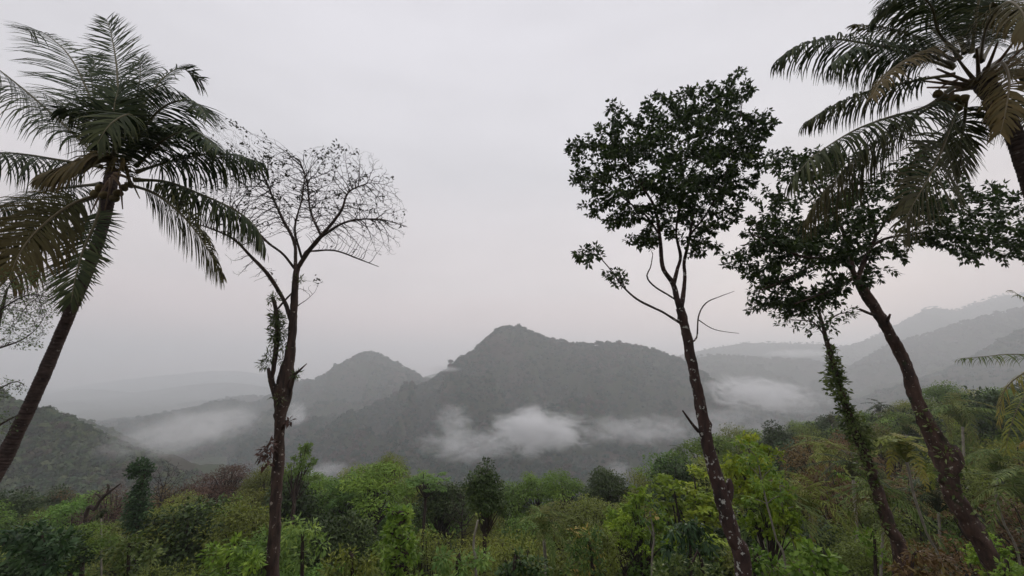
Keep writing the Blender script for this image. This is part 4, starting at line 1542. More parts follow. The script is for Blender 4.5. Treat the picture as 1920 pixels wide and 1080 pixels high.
# ------------------------------------------------------------------ 5 the leaning tree on the right
Y = 14.5
org, gy = rooted(1905, 1120, Y)
t = thing('broadleaf_tree', 'big leaning tree, red brown trunk and wide dark crown below the right palm', 'tree', org)
sk = Skeleton(0.15)
pxlimb(sk, 'trunk', [(2010, gy, 78), (1925, 1150, 62), (1870, 1070, 54), (1820, 985, 50), (1790, 930, 44), (1775, 885, 48), (1768, 850, 52), (1742, 805, 38), (1720, 755, 33), (1705, 705, 29), (1690, 665, 28), (1665, 620, 26), (1645, 585, 24), (1625, 555, 24), (1606, 520, 20)], Y, step=.16)
pxlimb(sk, 'limb', [(1606, 520, 13), (1590, 497, 11), (1558, 486, 9, -.4), (1500, 480, 7, -.9), (1450, 455, 5, -1.4), (1410, 440, 3, -1.8)], Y)
pxlimb(sk, 'limb', [(1600, 512, 11), (1592, 470, 9, .5), (1575, 420, 7, .9), (1545, 370, 5, 1.2), (1510, 320, 3, 1.4)], Y)
pxlimb(sk, 'limb', [(1608, 522, 13), (1625, 480, 11, .2), (1642, 440, 8, .2), (1630, 402, 6, .2), (1610, 370, 5, 0), (1600, 320, 3, -.2)], Y)
pxlimb(sk, 'limb', [(1632, 462, 8, .2), (1665, 446, 7, .5), (1710, 440, 6, .8), (1760, 432, 5, 1), (1830, 440, 4, 1.2), (1900, 465, 2.5, 1.4)], Y)
pxlimb(sk, 'limb', [(1645, 440, 6, .2), (1668, 405, 5, -.2), (1720, 350, 4, -.4), (1780, 300, 2.5, -.5)], Y)
pxlimb(sk, 'limb', [(1700, 440, 5, .8), (1760, 400, 4, .4), (1820, 380, 3, 0), (1890, 390, 2, -.3)], Y)
pxlimb(sk, 'limb', [(1600, 520, 8), (1570, 540, 6, -.6), (1530, 555, 4, -1), (1490, 570, 3, -1.4)], Y)
pxlimb(sk, 'limb', [(1560, 486, 6, -.4), (1520, 500, 5, -.9), (1460, 530, 3.5, -1.3), (1410, 550, 2, -1.6)], Y)
pxlimb(sk, 'stub', [(1645, 592, 8), (1628, 587, 8, -.2), (1612, 580, 6, -.4)], Y)
pxlimb(sk, 'stub', [(1660, 612, 8), (1665, 598, 7, -.2), (1669, 589, 5, -.3)], Y)
pxlimb(sk, 'burl', [(1770, 900, 30), (1788, 875, 38, -.2), (1790, 850, 32, -.25), (1785, 834, 16, -.2)], Y, step=.12)
polyB = [(1358, 470), (1372, 440), (1400, 418), (1412, 370), (1428, 305), (1470, 278), (1500, 290), (1540, 266), (1575, 262), (1600, 292), (1650, 300), (1700, 272), (1750, 252), (1800, 238), (1818, 262), (1812, 300), (1800, 340), (1850, 352), (1880, 332), (1920, 368), (1990, 400), (2010, 460),
         (1960, 512), (1900, 498), (1850, 505), (1800, 500), (1770, 470), (1740, 462), (1700, 478), (1705, 500), (1690, 520), (1650, 528), (1620, 548), (1560, 560), (1530, 590), (1490, 592), (1450, 575), (1412, 582), (1390, 552), (1402, 520), (1372, 512)]
att = np.vstack([crown_points(polyB, Y, 600, 51, thick=3.2, holes=[(1665, 425, 26), (1690, 395, 18), (1640, 470, 14), (1740, 440, 12), (1505, 520, 14), (1480, 490, 8), (1840, 300, 30), (1790, 440, 9)]), crown_clusters(polyB, Y, 135, 26, 151, thick=3.0, rad=(.32, .65), flat=.45, holes=[(1665, 425, 26), (1690, 395, 18), (1640, 470, 14), (1740, 440, 12), (1505, 520, 14), (1480, 490, 8), (1840, 300, 30), (1790, 440, 9)])])
sk.colonize(att, di=1.8, dk=0.25, iters=120, up=0.05, jitter=0.12, inert=.4, seed=6, start=lambda s: s == 'limb')
sk.radii(tip=0.006, e=2.3)
build_limbs(sk, t, M_bark_red, org, 380, sides=16, amp=.11)
tw = sk.twig_mesh('twigs')
tw.transform(Matrix.Translation(-Vector(org)))
link('twigs', tw, M_bark_dark, t, loc=(0, 0, 0), kind='stuff')
leaves_on(sk, t, org, 55, M_leaf_dark, att, R=.6, per=7, length=(.12, .24), ratio=.5, every=1, droop=.3, max_r=.018)
M_creeper = leaf_mat('creeper', [(0, (0.045, 0.07, 0.015)), (0.6, (0.11, 0.16, 0.035)), (1, (0.22, 0.27, 0.08))], transl=0.3)
tuft_cloud(t, org, [(1748, 800, 16, 25, -.3), (1775, 850, 20, 30, -.4), (1765, 885, 18, 25, -.5), (1800, 920, 18, 24, -.4), (1835, 960, 16, 18, -.4), (1725, 770, 12, 16, -.3), (1810, 880, 14, 20, -.5), (1860, 1000, 14, 12, -.3)], Y, 56, M_creeper, length=(.08, .2), ratio=.5, name='creeper')

# ------------------------------------------------------------------ 6 the vine clad tree between them
Y = 18.0
org, gy = rooted(1700, 1090, Y)
t = thing('vine_clad_tree', 'creeper wrapped leaning trunk with small loose crown, left of the red brown trunk', 'tree', org)
sk = Skeleton(0.16)
pxlimb(sk, 'trunk', [(1715, gy, 46), (1690, 1060, 36), (1668, 990, 31), (1645, 920, 28), (1628, 870, 25), (1605, 810, 20), (1588, 770, 17), (1572, 720, 14), (1562, 680, 12), (1550, 640, 10), (1540, 600, 7), (1533, 575, 5)], Y, step=.2)
for spec in ([(1548, 632, 4), (1525, 605, 3, -.5), (1490, 600, 2, -.8), (1460, 595, 1.5, -1)], [(1543, 612, 4), (1570, 590, 3, .4), (1600, 585, 2, .8)], [(1540, 600, 3), (1515, 580, 2.5, .6), (1480, 575, 1.5, 1)]):
    pxlimb(sk, 'limb', spec, Y)
att = np.vstack([crown_points([(1440, 575), (1500, 565), (1560, 570), (1612, 575), (1618, 600), (1580, 612), (1560, 640), (1535, 632), (1500, 630), (1462, 620), (1440, 600)], Y, 330, 61, thick=1.6)])
sk.colonize(att, di=2, dk=.34, iters=80, seed=7, start=lambda s: s == 'limb')
sk.radii(tip=.006, e=2.3)
build_limbs(sk, t, M_bark_red, org, 420)
tw = sk.twig_mesh('twigs')
tw.transform(Matrix.Translation(-Vector(org)))
link('twigs', tw, M_bark_dark, t, loc=(0, 0, 0), kind='stuff')
leaves_on(sk, t, org, 65, M_leaf_dark, att, R=.7, per=4, length=(.16, .27), ratio=.4, every=2, droop=.3)
ivy = []
for (px, py, rr, c) in [(1556, 655, 9, 30), (1562, 672, 12, 50), (1566, 690, 15, 70), (1563, 708, 20, 120), (1570, 725, 20, 110), (1578, 745, 13, 60), (1584, 765, 14, 70), (1592, 785, 20, 120), (1603, 800, 24, 170), (1612, 818, 24, 170), (1618, 835, 20, 120),
                        (1618, 855, 16, 60), (1622, 880, 18, 50), (1632, 905, 16, 40), (1640, 940, 14, 30), (1655, 985, 16, 30)]:
    ivy.append((px, py, rr * 1.12, int(c * 2.2)))
tuft_cloud(t, org, ivy, Y, 66, M_creeper, length=(.10, .24), ratio=.5, name='creeper')
# ------------------------------------------------------------------ crowns of the wood below, unit size, shared between trees
KIND = {
    # n_clumps, clump radius, leaves per clump, leaf length, ratio, rx, flat, droop
    'open':   (26, .165, 190, .046, .44, .50, .60, .30),
    'dense':  (46, .140, 150, .048, .50, .42, .80, .30),
    'fine':   (30, .170, 260, .032, .42, .50, .70, .15),
    'lime':   (26, .135, 110, .058, .50, .42, .70, .35),
    'dry':    (28, .150, 130, .042, .40, .50, .70, .50),
    'rubber': (22, .130, 130, .060, .36, .52, .50, .45),
    'gold':   (30, .155, 190, .040, .46, .50, .70, .25),
    'russet': (36, .150, 100, .036, .40, .52, .60, .20),
}
LM = {
    'open':   leaf_mat('leaves_open', [(0, (0.0951, 0.1793, 0.0233)), (0.6, (0.1746, 0.2896, 0.0339)), (1, (0.2859, 0.4138, 0.0530))], transl=0.25, obj_var=0.25),
    'dense':  leaf_mat('leaves_dense', [(0, (0.0291, 0.0541, 0.0125)), (0.7, (0.0510, 0.0876, 0.0173)), (1, (0.0910, 0.1354, 0.0237))], transl=0.15, obj_var=0.2),
    'fine':   leaf_mat('leaves_fine', [(0, (0.1191, 0.1479, 0.0230)), (0.6, (0.1986, 0.2344, 0.0353)), (1, (0.2911, 0.3205, 0.0486))], transl=0.25, obj_var=0.25),
    'lime':   leaf_mat('leaves_lime', [(0, (0.1314, 0.2070, 0.0137)), (0.5, (0.2463, 0.3493, 0.0228)), (1, (0.4270, 0.4915, 0.0456))], transl=0.35, obj_var=0.15),
    'dry':    leaf_mat('leaves_dry', [(0, (0.1104, 0.0582, 0.0191)), (0.6, (0.1692, 0.1035, 0.0307)), (1, (0.2205, 0.1747, 0.0410))], transl=0.2, obj_var=0.25),
    'rubber': leaf_mat('leaves_rubber', [(0, (0.0973, 0.1863, 0.0387)), (0.6, (0.1704, 0.2846, 0.0609)), (1, (0.2921, 0.4161, 0.0886))], transl=0.3, obj_var=0.2),
    'gold':   leaf_mat('leaves_gold', [(0, (0.0937, 0.1188, 0.0171)), (0.6, (0.1606, 0.1980, 0.0278)), (1, (0.2543, 0.3006, 0.0386))], transl=0.3, obj_var=0.25),
    'russet': leaf_mat('leaves_russet', [(0, (0.0838, 0.0441, 0.0292)), (0.6, (0.1282, 0.0662, 0.0403)), (1, (0.1675, 0.0970, 0.0553))], transl=0.2, obj_var=0.2),
}


def crown_variant(kind, seed):
    """Limbs running out to leafy clumps; base at the origin, top near z = 1."""
    ncl, cr_, nl, ll, ratio, rx, flat, droop = KIND[kind]
    r = np.random.default_rng(seed)
    nz = Noise(seed, 2, 5, base=0.7)
    cs = []
    while len(cs) < ncl:
        d = unit(r.normal(size=3))
        if d[2] < -0.35:
            continue
        rad = r.uniform(0.25, 1.0) ** 0.5
        rad = min(rad * (1 + 0.30 * nz(d[None] * 0.8)[0]), 1.08)
        c = np.array([0, 0, .47]) + d * rad * np.array([rx - cr_ * .5, rx - cr_ * .5, 0.43])
        if all(np.linalg.norm(c - o) > cr_ * .62 for o in cs):
            cs.append(c)
        elif r.random() < .02:
            cs.append(c)
    bag, br = Bag(), Bag()
    for c in cs:
        mid = np.array([c[0] * .35, c[1] * .35, c[2] * .42]) + r.normal(size=3) * .03
        l = catmull([np.array([0, 0, -0.02]), mid, c * [.8, .8, .95], c], 4)
        V, q, _ = tube(l, np.linspace(.014, .003, len(l)), 4)
        br.add(V, q)
        tone = r.random() ** 1.3
        k = int(nl * r.uniform(.7, 1.25))
        R = cr_ * r.uniform(.75, 1.25)
        d = unit(r.normal(size=(k, 3)))
        rr = r.uniform(.15, 1, k) ** .6
        off = d * rr[:, None] * R * np.array([1.15, 1.15, flat])
        pos = c + off
        if kind == 'rubber' or kind == 'lime':       # whorls on short shoots
            nsh = max(5, k // 8)
            sh = c + unit(r.normal(size=(nsh, 3))) * R * np.array([1.1, 1.1, flat]) * (r.uniform(.3, 1, (nsh, 1)))
            which = r.integers(0, nsh, k)
            pos = sh[which]
            d = unit(r.normal(size=(k, 3)) * [1, 1, .5])
        dr = unit(d * [1, 1, .6] + r.normal(size=(k, 3)) * .45 + [0, 0, -droop])
        nn = unit(r.normal(size=(k, 3)) * .5 + [0, 0, 1] + d * .3)
        ln = ll * r.uniform(.7, 1.3, k)
        V, T, rn = leaf_simple(pos, dr, nn, ln, ln * ratio * r.uniform(.8, 1.2, k), np.clip(r.random(k) * .45 + tone * .6 - .02, 0, 1))
        bag.add(V, None, T, rnd=rn)
    lm, bm = bag.mesh('crown'), br.mesh('branches', smooth=True)
    lm.materials.append(LM[kind])
    bm.materials.append(M_bark_dark)
    return lm, bm


VARS = {k: [crown_variant(k, 500 + 17 * i + s) for s in range(3)] for i, k in enumerate(KIND)}


def trunk_unit(seed):
    r = np.random.default_rng(seed)
    z = np.linspace(0, 1, 9)
    w = np.cumsum(r.normal(size=(9, 2)) * .35, 0)
    w -= w[0]
    w -= np.linspace(0, 1, 9)[:, None] * w[-1]
    a = np.linspace(0, 2 * math.pi, 8, endpoint=False)
    rr = np.linspace(1.2, .55, 9)[:, None] * (1 + .1 * r.normal(size=(9, 8)))
    V = np.stack([w[:, :1] + rr * np.cos(a), w[:, 1:] + rr * np.sin(a), z[:, None] + 0 * rr], -1).reshape(-1, 3)
    i, j = np.meshgrid(np.arange(8), np.arange(8), indexing='ij')
    q = np.stack([i * 8 + j, i * 8 + (j + 1) % 8, (i + 1) * 8 + (j + 1) % 8, (i + 1) * 8 + j], -1).reshape(-1, 4)
    b = Bag()
    b.add(V, q)
    return b.mesh('trunk', smooth=True)


TRUNKS = [trunk_unit(s) for s in range(5)]
for tm, mt in zip(TRUNKS, (M_bark_dark, M_bark_pale, M_bark_dark, M_bark_warm, M_bark_pale)):
    tm.materials.append(mt)


def bare_variant(seed):
    sk = Skeleton(.035)
    sk.wscale = 1
    sk.trace(np.array([[0, 0, -.02], [.01, 0, .2], [-.01, .01, .45]]), np.array([.022, .016, .010])[:, None], 'trunk')
    r = np.random.default_rng(seed)
    d = unit(r.normal(size=(900, 3)))
    A = np.array([0, 0, .58]) + d * (r.random((900, 1)) ** .4) * np.array([.38, .38, .42])
    sk.colonize(A, di=.5, dk=.06, iters=60, up=.15, jitter=.15, seed=seed)
    sk.radii(tip=.0028, e=2.4)
    bg = Bag()
    p = np.array([sk.pos[i] for i in sk.limbs[0][1]])
    V, q, _ = tube(p, [sk.R[i] for i in sk.limbs[0][1]], 6)
    bg.add(V, q)
    for ch in sk.chains():
        V, q, _ = tube(np.array(sk.pos)[ch], sk.R[ch], 3)
        bg.add(V, q)
    m = bg.mesh('branches', smooth=True)
    m.materials.append(M_twig)
    return m


BARE = [bare_variant(s) for s in (1, 2)]

ADJ = {'open': 'mid green open crowned', 'dense': 'dark green dense', 'fine': 'soft olive feathery', 'lime': 'bright lime green', 'dry': 'brown half dry',
       'rubber': 'blue green whorled leaf', 'gold': 'yellow olive', 'russet': 'russet leaved', 'bare': 'leafless'}
NTREE = [0]


def wood_tree(kind, px, py, Y, w, label=None, tall=1.0, name=None, group=None, base=None, lean=0.0, trunk_r=None, trunk_mat=None, pick=None):
    """A tree of the wood: crown top at the pixel (px, py), crown w pixels wide, rooted on the ground."""
    k = NTREE[0]
    NTREE[0] += 1
    r = random.Random(1000 + k)
    top = P(px, py, Y)
    m = mpp(px, py, Y)
    rx = KIND[kind][5] if kind in KIND else .38
    S = w * m / (2 * rx)
    Sz = S * tall
    g = float(ground_z(top[0], top[1])) - .2
    cb = top[2] - Sz * .97
    if cb < g + .4:
        cb = g + .4
        Sz = max(1.2, (top[2] - cb))
    t = thing(name or ('bare_tree' if kind == 'bare' else 'forest_tree'), label or '', 'tree', (top[0] + lean, top[1], g), group)
    H = cb - g + Sz * (.30 if kind != 'bare' else 0.02)
    tr = link('trunk', TRUNKS[r.randrange(5)], None, t, loc=(0, 0, 0))
    rad = trunk_r or (0.05 + 0.009 * (H + Sz))
    tr.scale = (rad, rad, H)
    rz = r.uniform(0, 6.28)
    tr.rotation_euler = (0, 0, rz)
    if kind == 'bare':
        b = link('branches', BARE[k % 2], None, t, loc=(0, 0, cb - g))
        b.scale = (S, S, Sz)
        b.rotation_euler = (0, 0, rz)
    else:
        lm, bm = VARS[kind][(pick if pick is not None else r.randrange(3))]
        for nm, me in (('branches', bm), ('crown', lm)):
            o = link(nm, me, None, t, loc=(-lean, 0, cb - g))
            o.scale = (S, S, Sz)
            o.rotation_euler = (0, 0, rz)
    return t


SKY = np.array([(-80, 929), (60, 959), (150, 952), (230, 944), (330, 895), (400, 888), (470, 885), (560, 885), (640, 875), (700, 875), (740, 870), (800, 880), (860, 905), (960, 915), (1020, 920), (1080, 905), (1130, 870),
                (1180, 895), (1230, 870), (1280, 842), (1350, 828), (1420, 818), (1480, 812), (1540, 792), (1600, 780), (1660, 765), (1750, 732), (1830, 728), (1900, 715), (2000, 692)], float)


def pick_kind(px, row, r, right):
    if px < 180:
        c = ['dense', 'open', 'gold', 'dense'] if row > 1 else ['dense', 'fine', 'open']
    elif px < 400:
        c = ['gold', 'fine', 'open', 'fine', 'dense'] if row > 0 else ['russet', 'fine', 'dry']
    elif px < 500:
        c = ['fine', 'gold', 'fine', 'open'] if row > 0 else ['russet', 'fine', 'russet']
    elif px < 720:
        c = ['open', 'rubber', 'fine', 'open', 'dense'] if row < 3 else ['open', 'rubber', 'fine']
    elif px < 1020:
        c = ['fine', 'open', 'fine', 'dense', 'fine'] if row < 3 else ['fine', 'open', 'gold', 'fine']
    elif px < 1200:
        c = ['fine', 'open', 'dense'] if row < 2 else ['lime', 'gold', 'open', 'fine']
    elif px < 1380:
        c = ['dense', 'fine', 'open'] if row < 2 else ['open', 'gold', 'lime', 'dense']
    elif px < 1660:
        c = ['dry', 'fine', 'dense', 'open'] if row < 3 else ['dry', 'open', 'gold', 'dense', 'lime', 'fine']
    else:
        c = ['fine', 'open', 'gold', 'dense'] if row < 2 else ['dense', 'open', 'fine', 'open', 'dry']
    return r.choice(c)


rr_ = random.Random(42)
placed = []
ROWS_L = [(-14, 64, 90), (30, 50, 112), (78, 38, 140), (130, 28, 170)]
ROWS_R = [(-12, 98, 70), (32, 80, 84), (78, 64, 100), (128, 50, 118), (182, 38, 140), (240, 29, 165)]
for side, rows, x0, x1 in (('L', ROWS_L, -90, 1330), ('R', ROWS_R, 1330, 2030)):
    for row, (off, Yr, w) in enumerate(rows):
        px = x0 + rr_.uniform(0, w * .5)
        while px < x1:
            sky = float(np.interp(px, SKY[:, 0], SKY[:, 1]))
            py = sky + off + rr_.uniform(-30, 26) * (1 + off / 110)
            if side == 'R' and row > 1:
                py = min(py, 1120)
            ww = w * rr_.uniform(.85, 1.3)
            if py < 1110:
                placed.append([pick_kind(px, row, rr_, side == 'R'), px, py, Yr * rr_.uniform(.92, 1.06), ww, row, side])
            px += w * rr_.uniform(.50, .80)

ZONES = [(230, 'left of the creeper covered stump'), (512, 'between creeper stump and bare tree'), (745, 'between bare tree and lime creeper column'), (912, 'between lime column and dark round tree'),
         (1195, 'between dark round and lime trees'), (1370, 'left of the lichen spotted trunk'), (1640, 'between lichen trunk and creeper trunk'), (1800, 'left of the red brown trunk'), (9999, 'right of the red brown trunk')]
ROWN = {('L', 0): 'skyline row', ('L', 1): 'second row', ('L', 2): 'third row', ('L', 3): 'lowest row',
        ('R', 0): 'hilltop row', ('R', 1): 'second row', ('R', 2): 'third row', ('R', 3): 'fourth row', ('R', 4): 'fifth row', ('R', 5): 'lowest row'}
ORD = ['first', 'second', 'third', 'fourth', 'fifth', 'sixth', 'seventh', 'eighth', 'ninth', 'tenth']
zone = lambda px: next(z for m, z in ZONES if px < m)
groups = {}
for it in placed:
    groups.setdefault((it[0], zone(it[1]), ROWN[(it[6], it[5])]), []).append(it)
for (kind, zn, rn_), its in groups.items():
    its.sort(key=lambda i: i[1])
    for n_, it in enumerate(its):
        od = (ORD[n_] + ' ') if len(its) > 1 else ''
        lab = f"{od}{ADJ[kind]} tree, {rn_}, {zn}"
        it.append(lab)
for kind, px, py, Yr, w, row, side, lab in placed:
    wood_tree(kind, px, py, Yr, w, lab, tall=rr_.uniform(.8, 1.15), group='trees of the wood below')

# ------------------------------------------------------------------ trees of the wood that stand out
wood_tree('rubber', 562, 826, 40, 76, 'blue green tree rising just behind the bare tree trunk', tall=1.5)
wood_tree('open', 712, 858, 46, 130, 'domed green tree, highest of the wood between bare tree and middle', tall=.9, pick=1)
wood_tree('rubber', 800, 880, 44, 105, 'flat green crown reaching right from the domed green tree', tall=.5)
wood_tree('open', 655, 878, 50, 95, 'rounded green tree against the left side of the domed tree', tall=.9)
wood_tree('dense', 912, 870, 30, 92, 'dark round tree standing alone above the wood below the brightest mist', tall=1.15, pick=0)
wood_tree('bare', 868, 905, 42, 78, 'leafless brown tree just left of the dark round tree', tall=1.3)
wood_tree('bare', 315, 862, 52, 76, 'small grey leafless tree right of the creeper covered stump', tall=1.2)
wood_tree('bare', 820, 905, 60, 60, 'faint leafless tree behind the flat green crown', tall=1.2)
wood_tree('lime', 1195, 912, 29, 120, 'bright lime green tree left of the lichen spotted trunk', tall=1.1)
wood_tree('lime', 1165, 960, 27, 80, 'smaller lime green tree leaning against the bright lime tree', tall=1.1)
wood_tree('dense', 1480, 822, 78, 92, 'black green tree on the skyline left of the creeper trunk', tall=.9)
wood_tree('dense', 1862, 722, 62, 120, 'tall dark tree on the hilltop beside the right edge', tall=1.25)
wood_tree('fine', 1790, 768, 66, 120, 'pale feathery tree on the hilltop behind the red brown trunk', tall=1.2)
wood_tree('dry', 1520, 822, 58, 110, 'brown shrubby tree under the distant palm', tall=1.0)
wood_tree('dry', 1585, 812, 60, 100, 'brown shrubby tree beside the creeper trunk, below the skyline', tall=1.0)
wood_tree('dry', 1555, 868, 44, 120, 'large brown dry tree left of the creeper trunk', tall=1.1)
wood_tree('russet', 385, 898, 62, 90, 'russet tree on the skyline, right of the small leafless tree', tall=.8)
wood_tree('russet', 440, 893, 66, 80, 'russet tree on the skyline, left of the bare tree', tall=.8)
wood_tree('lime', 1402, 806, 22, 120, 'leaning lime green sapling with big loose leaves, right of the lichen trunk', tall=1.35, pick=0)
wood_tree('lime', 1428, 900, 20, 100, 'lower lime green sapling below the leaning one', tall=1.3, pick=2)
wood_tree('lime', 1845, 1000, 24, 90, 'green bush at the foot of the red brown trunk', tall=.9)
wood_tree('gold', 1120, 985, 22, 110, 'yellow green bush below the lime green tree', tall=1.0)
wood_tree('dense', 90, 985, 26, 130, 'dark leafy tree in the lower left corner', tall=.8)
wood_tree('open', 150, 978, 27, 110, 'green leafy tree beside the dark one, lower left corner', tall=.8)


# creeper covered column: leaves in stacked bulges on a pole
def column_thing(label, spec, Y, mat, name='creeper_covered_stump', lean=0, leaf=(.12, .22), per=420, ratio=.5, arch=.6):
    px, py = spec[-1][0], spec[-1][1]
    org, gy = rooted(px, py, Y)
    t = thing(name, label, 'tree', org)
    sk = Skeleton(.3)
    sk.wscale = 1
    if name in ('bush', 'young_tree'):
        mx, y0 = sum(s[0] for s in spec) / len(spec), min(s[1] for s in spec)
        pxlimb(sk, 'trunk', [(px, gy, 9), ((px + mx) / 2, max(s[1] for s in spec), 7), (mx, y0 + 8, 3)], Y)
    else:
        pxlimb(sk, 'trunk', [(px, gy, 11), (px, py, 10)] + [(s[0], s[1], 8) for s in reversed(spec[:-1])], Y)
    sk.radii()
    build_limbs(sk, t, M_bark_dark, org, 700, sides=8)
    tuft_cloud(t, org, [(s[0] + s[4] if len(s) > 4 else s[0], s[1], s[2], int(s[3] * per)) for s in spec], Y, int(px), mat, length=leaf, ratio=ratio, name='creeper', arch=arch)
    return t


M_ivy = leaf_mat('creeper_dark', [(0, (0.022, 0.05, 0.018)), (0.7, (0.045, 0.095, 0.03)), (1, (0.08, 0.15, 0.045))], transl=0.2)
M_limeleaf = leaf_mat('creeper_lime', [(0, (0.07, 0.14, 0.015)), (0.5, (0.17, 0.29, 0.03)), (1, (0.30, 0.42, 0.07))], transl=0.35)
column_thing('dark green creeper covered stump with two bulges, left of the small leafless tree',
             [(262, 874, 18, 1.2), (250, 884, 15, .8), (276, 880, 14, .7), (268, 898, 12, .4), (264, 916, 16, .9), (258, 935, 24, 1.6), (262, 952, 26, 1.7), (250, 970, 24, 1.4), (256, 985, 22, 1)], 36, M_ivy, leaf=(.16, .3))
column_thing('bright lime creeper column near the bottom, right of the bare tree',
             [(735, 962, 14, .5), (765, 964, 13, .5), (748, 985, 22, .9), (728, 1000, 14, .5), (765, 1012, 18, .6), (742, 1025, 18, .6), (768, 1040, 20, .8), (730, 1050, 18, .7), (752, 1070, 22, .9), (735, 1085, 22, .8), (765, 1095, 22, .8)], 17, M_limeleaf, name='creeper_column', leaf=(.13, .24), per=170, ratio=.6, arch=1.0)
M_tipleaf = leaf_mat('leaf_yellow_tip', [(0, (0.04, 0.09, 0.02)), (0.6, (0.09, 0.17, 0.03)), (0.9, (0.22, 0.28, 0.05)), (1, (0.45, 0.33, 0.08))], transl=0.3)
column_thing('dark leaved bush with yellow young tips, bottom, left of the lime tree',
             [(1075, 998, 14, .5), (1120, 1000, 12, .4), (1098, 1008, 20, .9), (1080, 1025, 22, 1), (1115, 1030, 22, 1), (1095, 1050, 30, 1.4), (1070, 1070, 22, .8), (1125, 1070, 22, .8)], 20, M_tipleaf, name='young_tree', leaf=(.14, .26), per=150, ratio=.36, arch=1.1)
column_thing('low bush of pale lime leaves at the bottom right corner',
             [(1890, 1068, 20, .9), (1915, 1075, 18, .8), (1875, 1085, 18, .8)], 12, M_limeleaf, name='bush', leaf=(.09, .17), per=110, ratio=.5)
column_thing('lime green big leaved bush, bottom, left of the creeper trunk foot',
             [(1520, 1035, 22, .6), (1555, 1050, 22, .6), (1530, 1060, 26, .8), (1500, 1068, 18, .5), (1565, 1075, 20, .5)], 15, M_limeleaf, name='bush', leaf=(.16, .3), per=110, ratio=.7, arch=1.0)
column_thing('lime tuft of leaves beside the foot of the creeper trunk',
             [(1618, 1002, 16, .6), (1635, 1012, 14, .5), (1625, 1028, 16, .5), (1650, 1040, 14, .4)], 17, M_limeleaf, name='bush', leaf=(.11, .2), per=110, ratio=.5)
column_thing('dark glossy bush of drooping leaves left of the lichen trunk foot',
             [(1262, 1000, 14, .5), (1290, 985, 18, .9), (1310, 990, 16, .8), (1285, 1010, 18, .6), (1325, 1020, 18, .8), (1255, 1030, 16, .6), (1300, 1045, 24, .7)], 18, M_ivy, name='bush', leaf=(.25, .42), per=110, ratio=.3, arch=2.6)
column_thing('green leafy bush at the bottom between bare tree and lime column',
             [(555, 985, 22, .8), (585, 995, 24, .9), (540, 1010, 22, .7), (600, 1020, 24, .8), (565, 1040, 28, 1)], 20, LM['rubber'], name='bush', leaf=(.2, .34), per=100, ratio=.36, arch=1.2)
column_thing('pale green bush at the very bottom left of the lichen trunk',
             [(1270, 1058, 20, .7), (1310, 1065, 22, .8), (1240, 1075, 20, .6), (1345, 1075, 16, .5)], 14, M_creeper, name='bush', leaf=(.1, .2), per=160, ratio=.5)

for lab, spec, Yb, mt, lf, pr, rt, ar in [
    ('dark big leaved bush in the bottom left corner', [(30, 1010, 26, 1), (70, 1000, 26, 1), (110, 1020, 26, 1), (50, 1040, 30, 1.2), (95, 1055, 30, 1.2)], 15, M_ivy, (.14, .28), 150, .5, 1.0),
    ('yellow green bush at the bottom under the creeper covered stump', [(215, 1035, 22, .9), (250, 1022, 24, 1), (285, 1040, 22, .9), (235, 1065, 26, 1)], 16, M_creeper, (.12, .22), 150, .5, .8),
    ('mid green bush at the bottom left of the bare tree trunk', [(400, 1040, 26, 1), (440, 1028, 26, 1), (475, 1050, 24, 1), (420, 1070, 28, 1)], 15, LM['open'], (.12, .24), 170, .45, 1.0),
    ('low olive bush at the bottom just left of the lime creeper column', [(650, 1045, 24, 1), (690, 1055, 22, 1), (620, 1065, 24, 1), (665, 1075, 26, 1)], 15, LM['fine'], (.12, .22), 170, .4, 1.0),
    ('grey green bush at the bottom right of the lime creeper column', [(830, 1050, 24, 1), (870, 1060, 24, 1), (905, 1048, 22, 1), (850, 1078, 26, 1)], 15, LM['rubber'], (.12, .24), 150, .4, 1.2),
    ('dark bush at the bottom left of the yellow tipped bush', [(975, 1055, 24, 1), (1010, 1065, 24, 1), (950, 1075, 22, 1)], 16, LM['dense'], (.12, .24), 190, .5, 1.0),
    ('dark green bush at the bottom between the lichen trunk and lime bush', [(1420, 1050, 24, 1), (1450, 1065, 24, 1), (1405, 1075, 22, 1)], 14, LM['open'], (.12, .22), 170, .5, 1.0),
    ('brown and green dry bush at the bottom left of the red brown trunk', [(1720, 1040, 24, .8), (1765, 1050, 26, .9), (1740, 1075, 26, .9), (1690, 1068, 22, .8)], 15, LM['dry'], (.14, .3), 150, .3, 1.4)]:
    column_thing(lab, spec, Yb, mt, name='bush', leaf=lf, per=pr, ratio=rt, arch=ar)

# the dead leaning stub
Y = 30.0
org, gy = rooted(160, 980, Y)
t = thing('dead_trunk', 'broken dead trunk leaning right, left of the creeper covered stump', 'tree', org)
sk = Skeleton(.2)
sk.wscale = 1
pxlimb(sk, 'trunk', [(140, gy, 12), (160, 982, 9), (178, 955, 8), (190, 936, 8), (206, 922, 6), (226, 907, 3)], Y)
pxlimb(sk, 'stub', [(200, 926, 5), (204, 915, 5), (201, 908, 4)], Y)
pxlimb(sk, 'stub', [(190, 935, 4), (184, 928, 4), (178, 926, 3)], Y)
sk.radii()
build_limbs(sk, t, M_bark_dark, org, 720)
tuft_cloud(t, org, [(188, 928, 6, 30), (204, 910, 4, 20)], Y, 9, M_fern, length=(.12, .3))

# ------------------------------------------------------------------ small palms


def unit_frond(seed, rise, fall, Lm, n, drp, brown=0.0, width=.05):
    br = Bag()
    l = np.array([[0, 0, 0], [.25, 0, rise], [.6, 0, rise * 1.1 - fall * .2], [.88, 0, rise * .7 - fall * .7], [1.0, 0, rise * .3 - fall]])
    frond(br, br, l, Lm, seed, droop=drp, brown=brown, n=n, r0=.012, width=width, start=.12)
    m = br.mesh('frond')
    return m


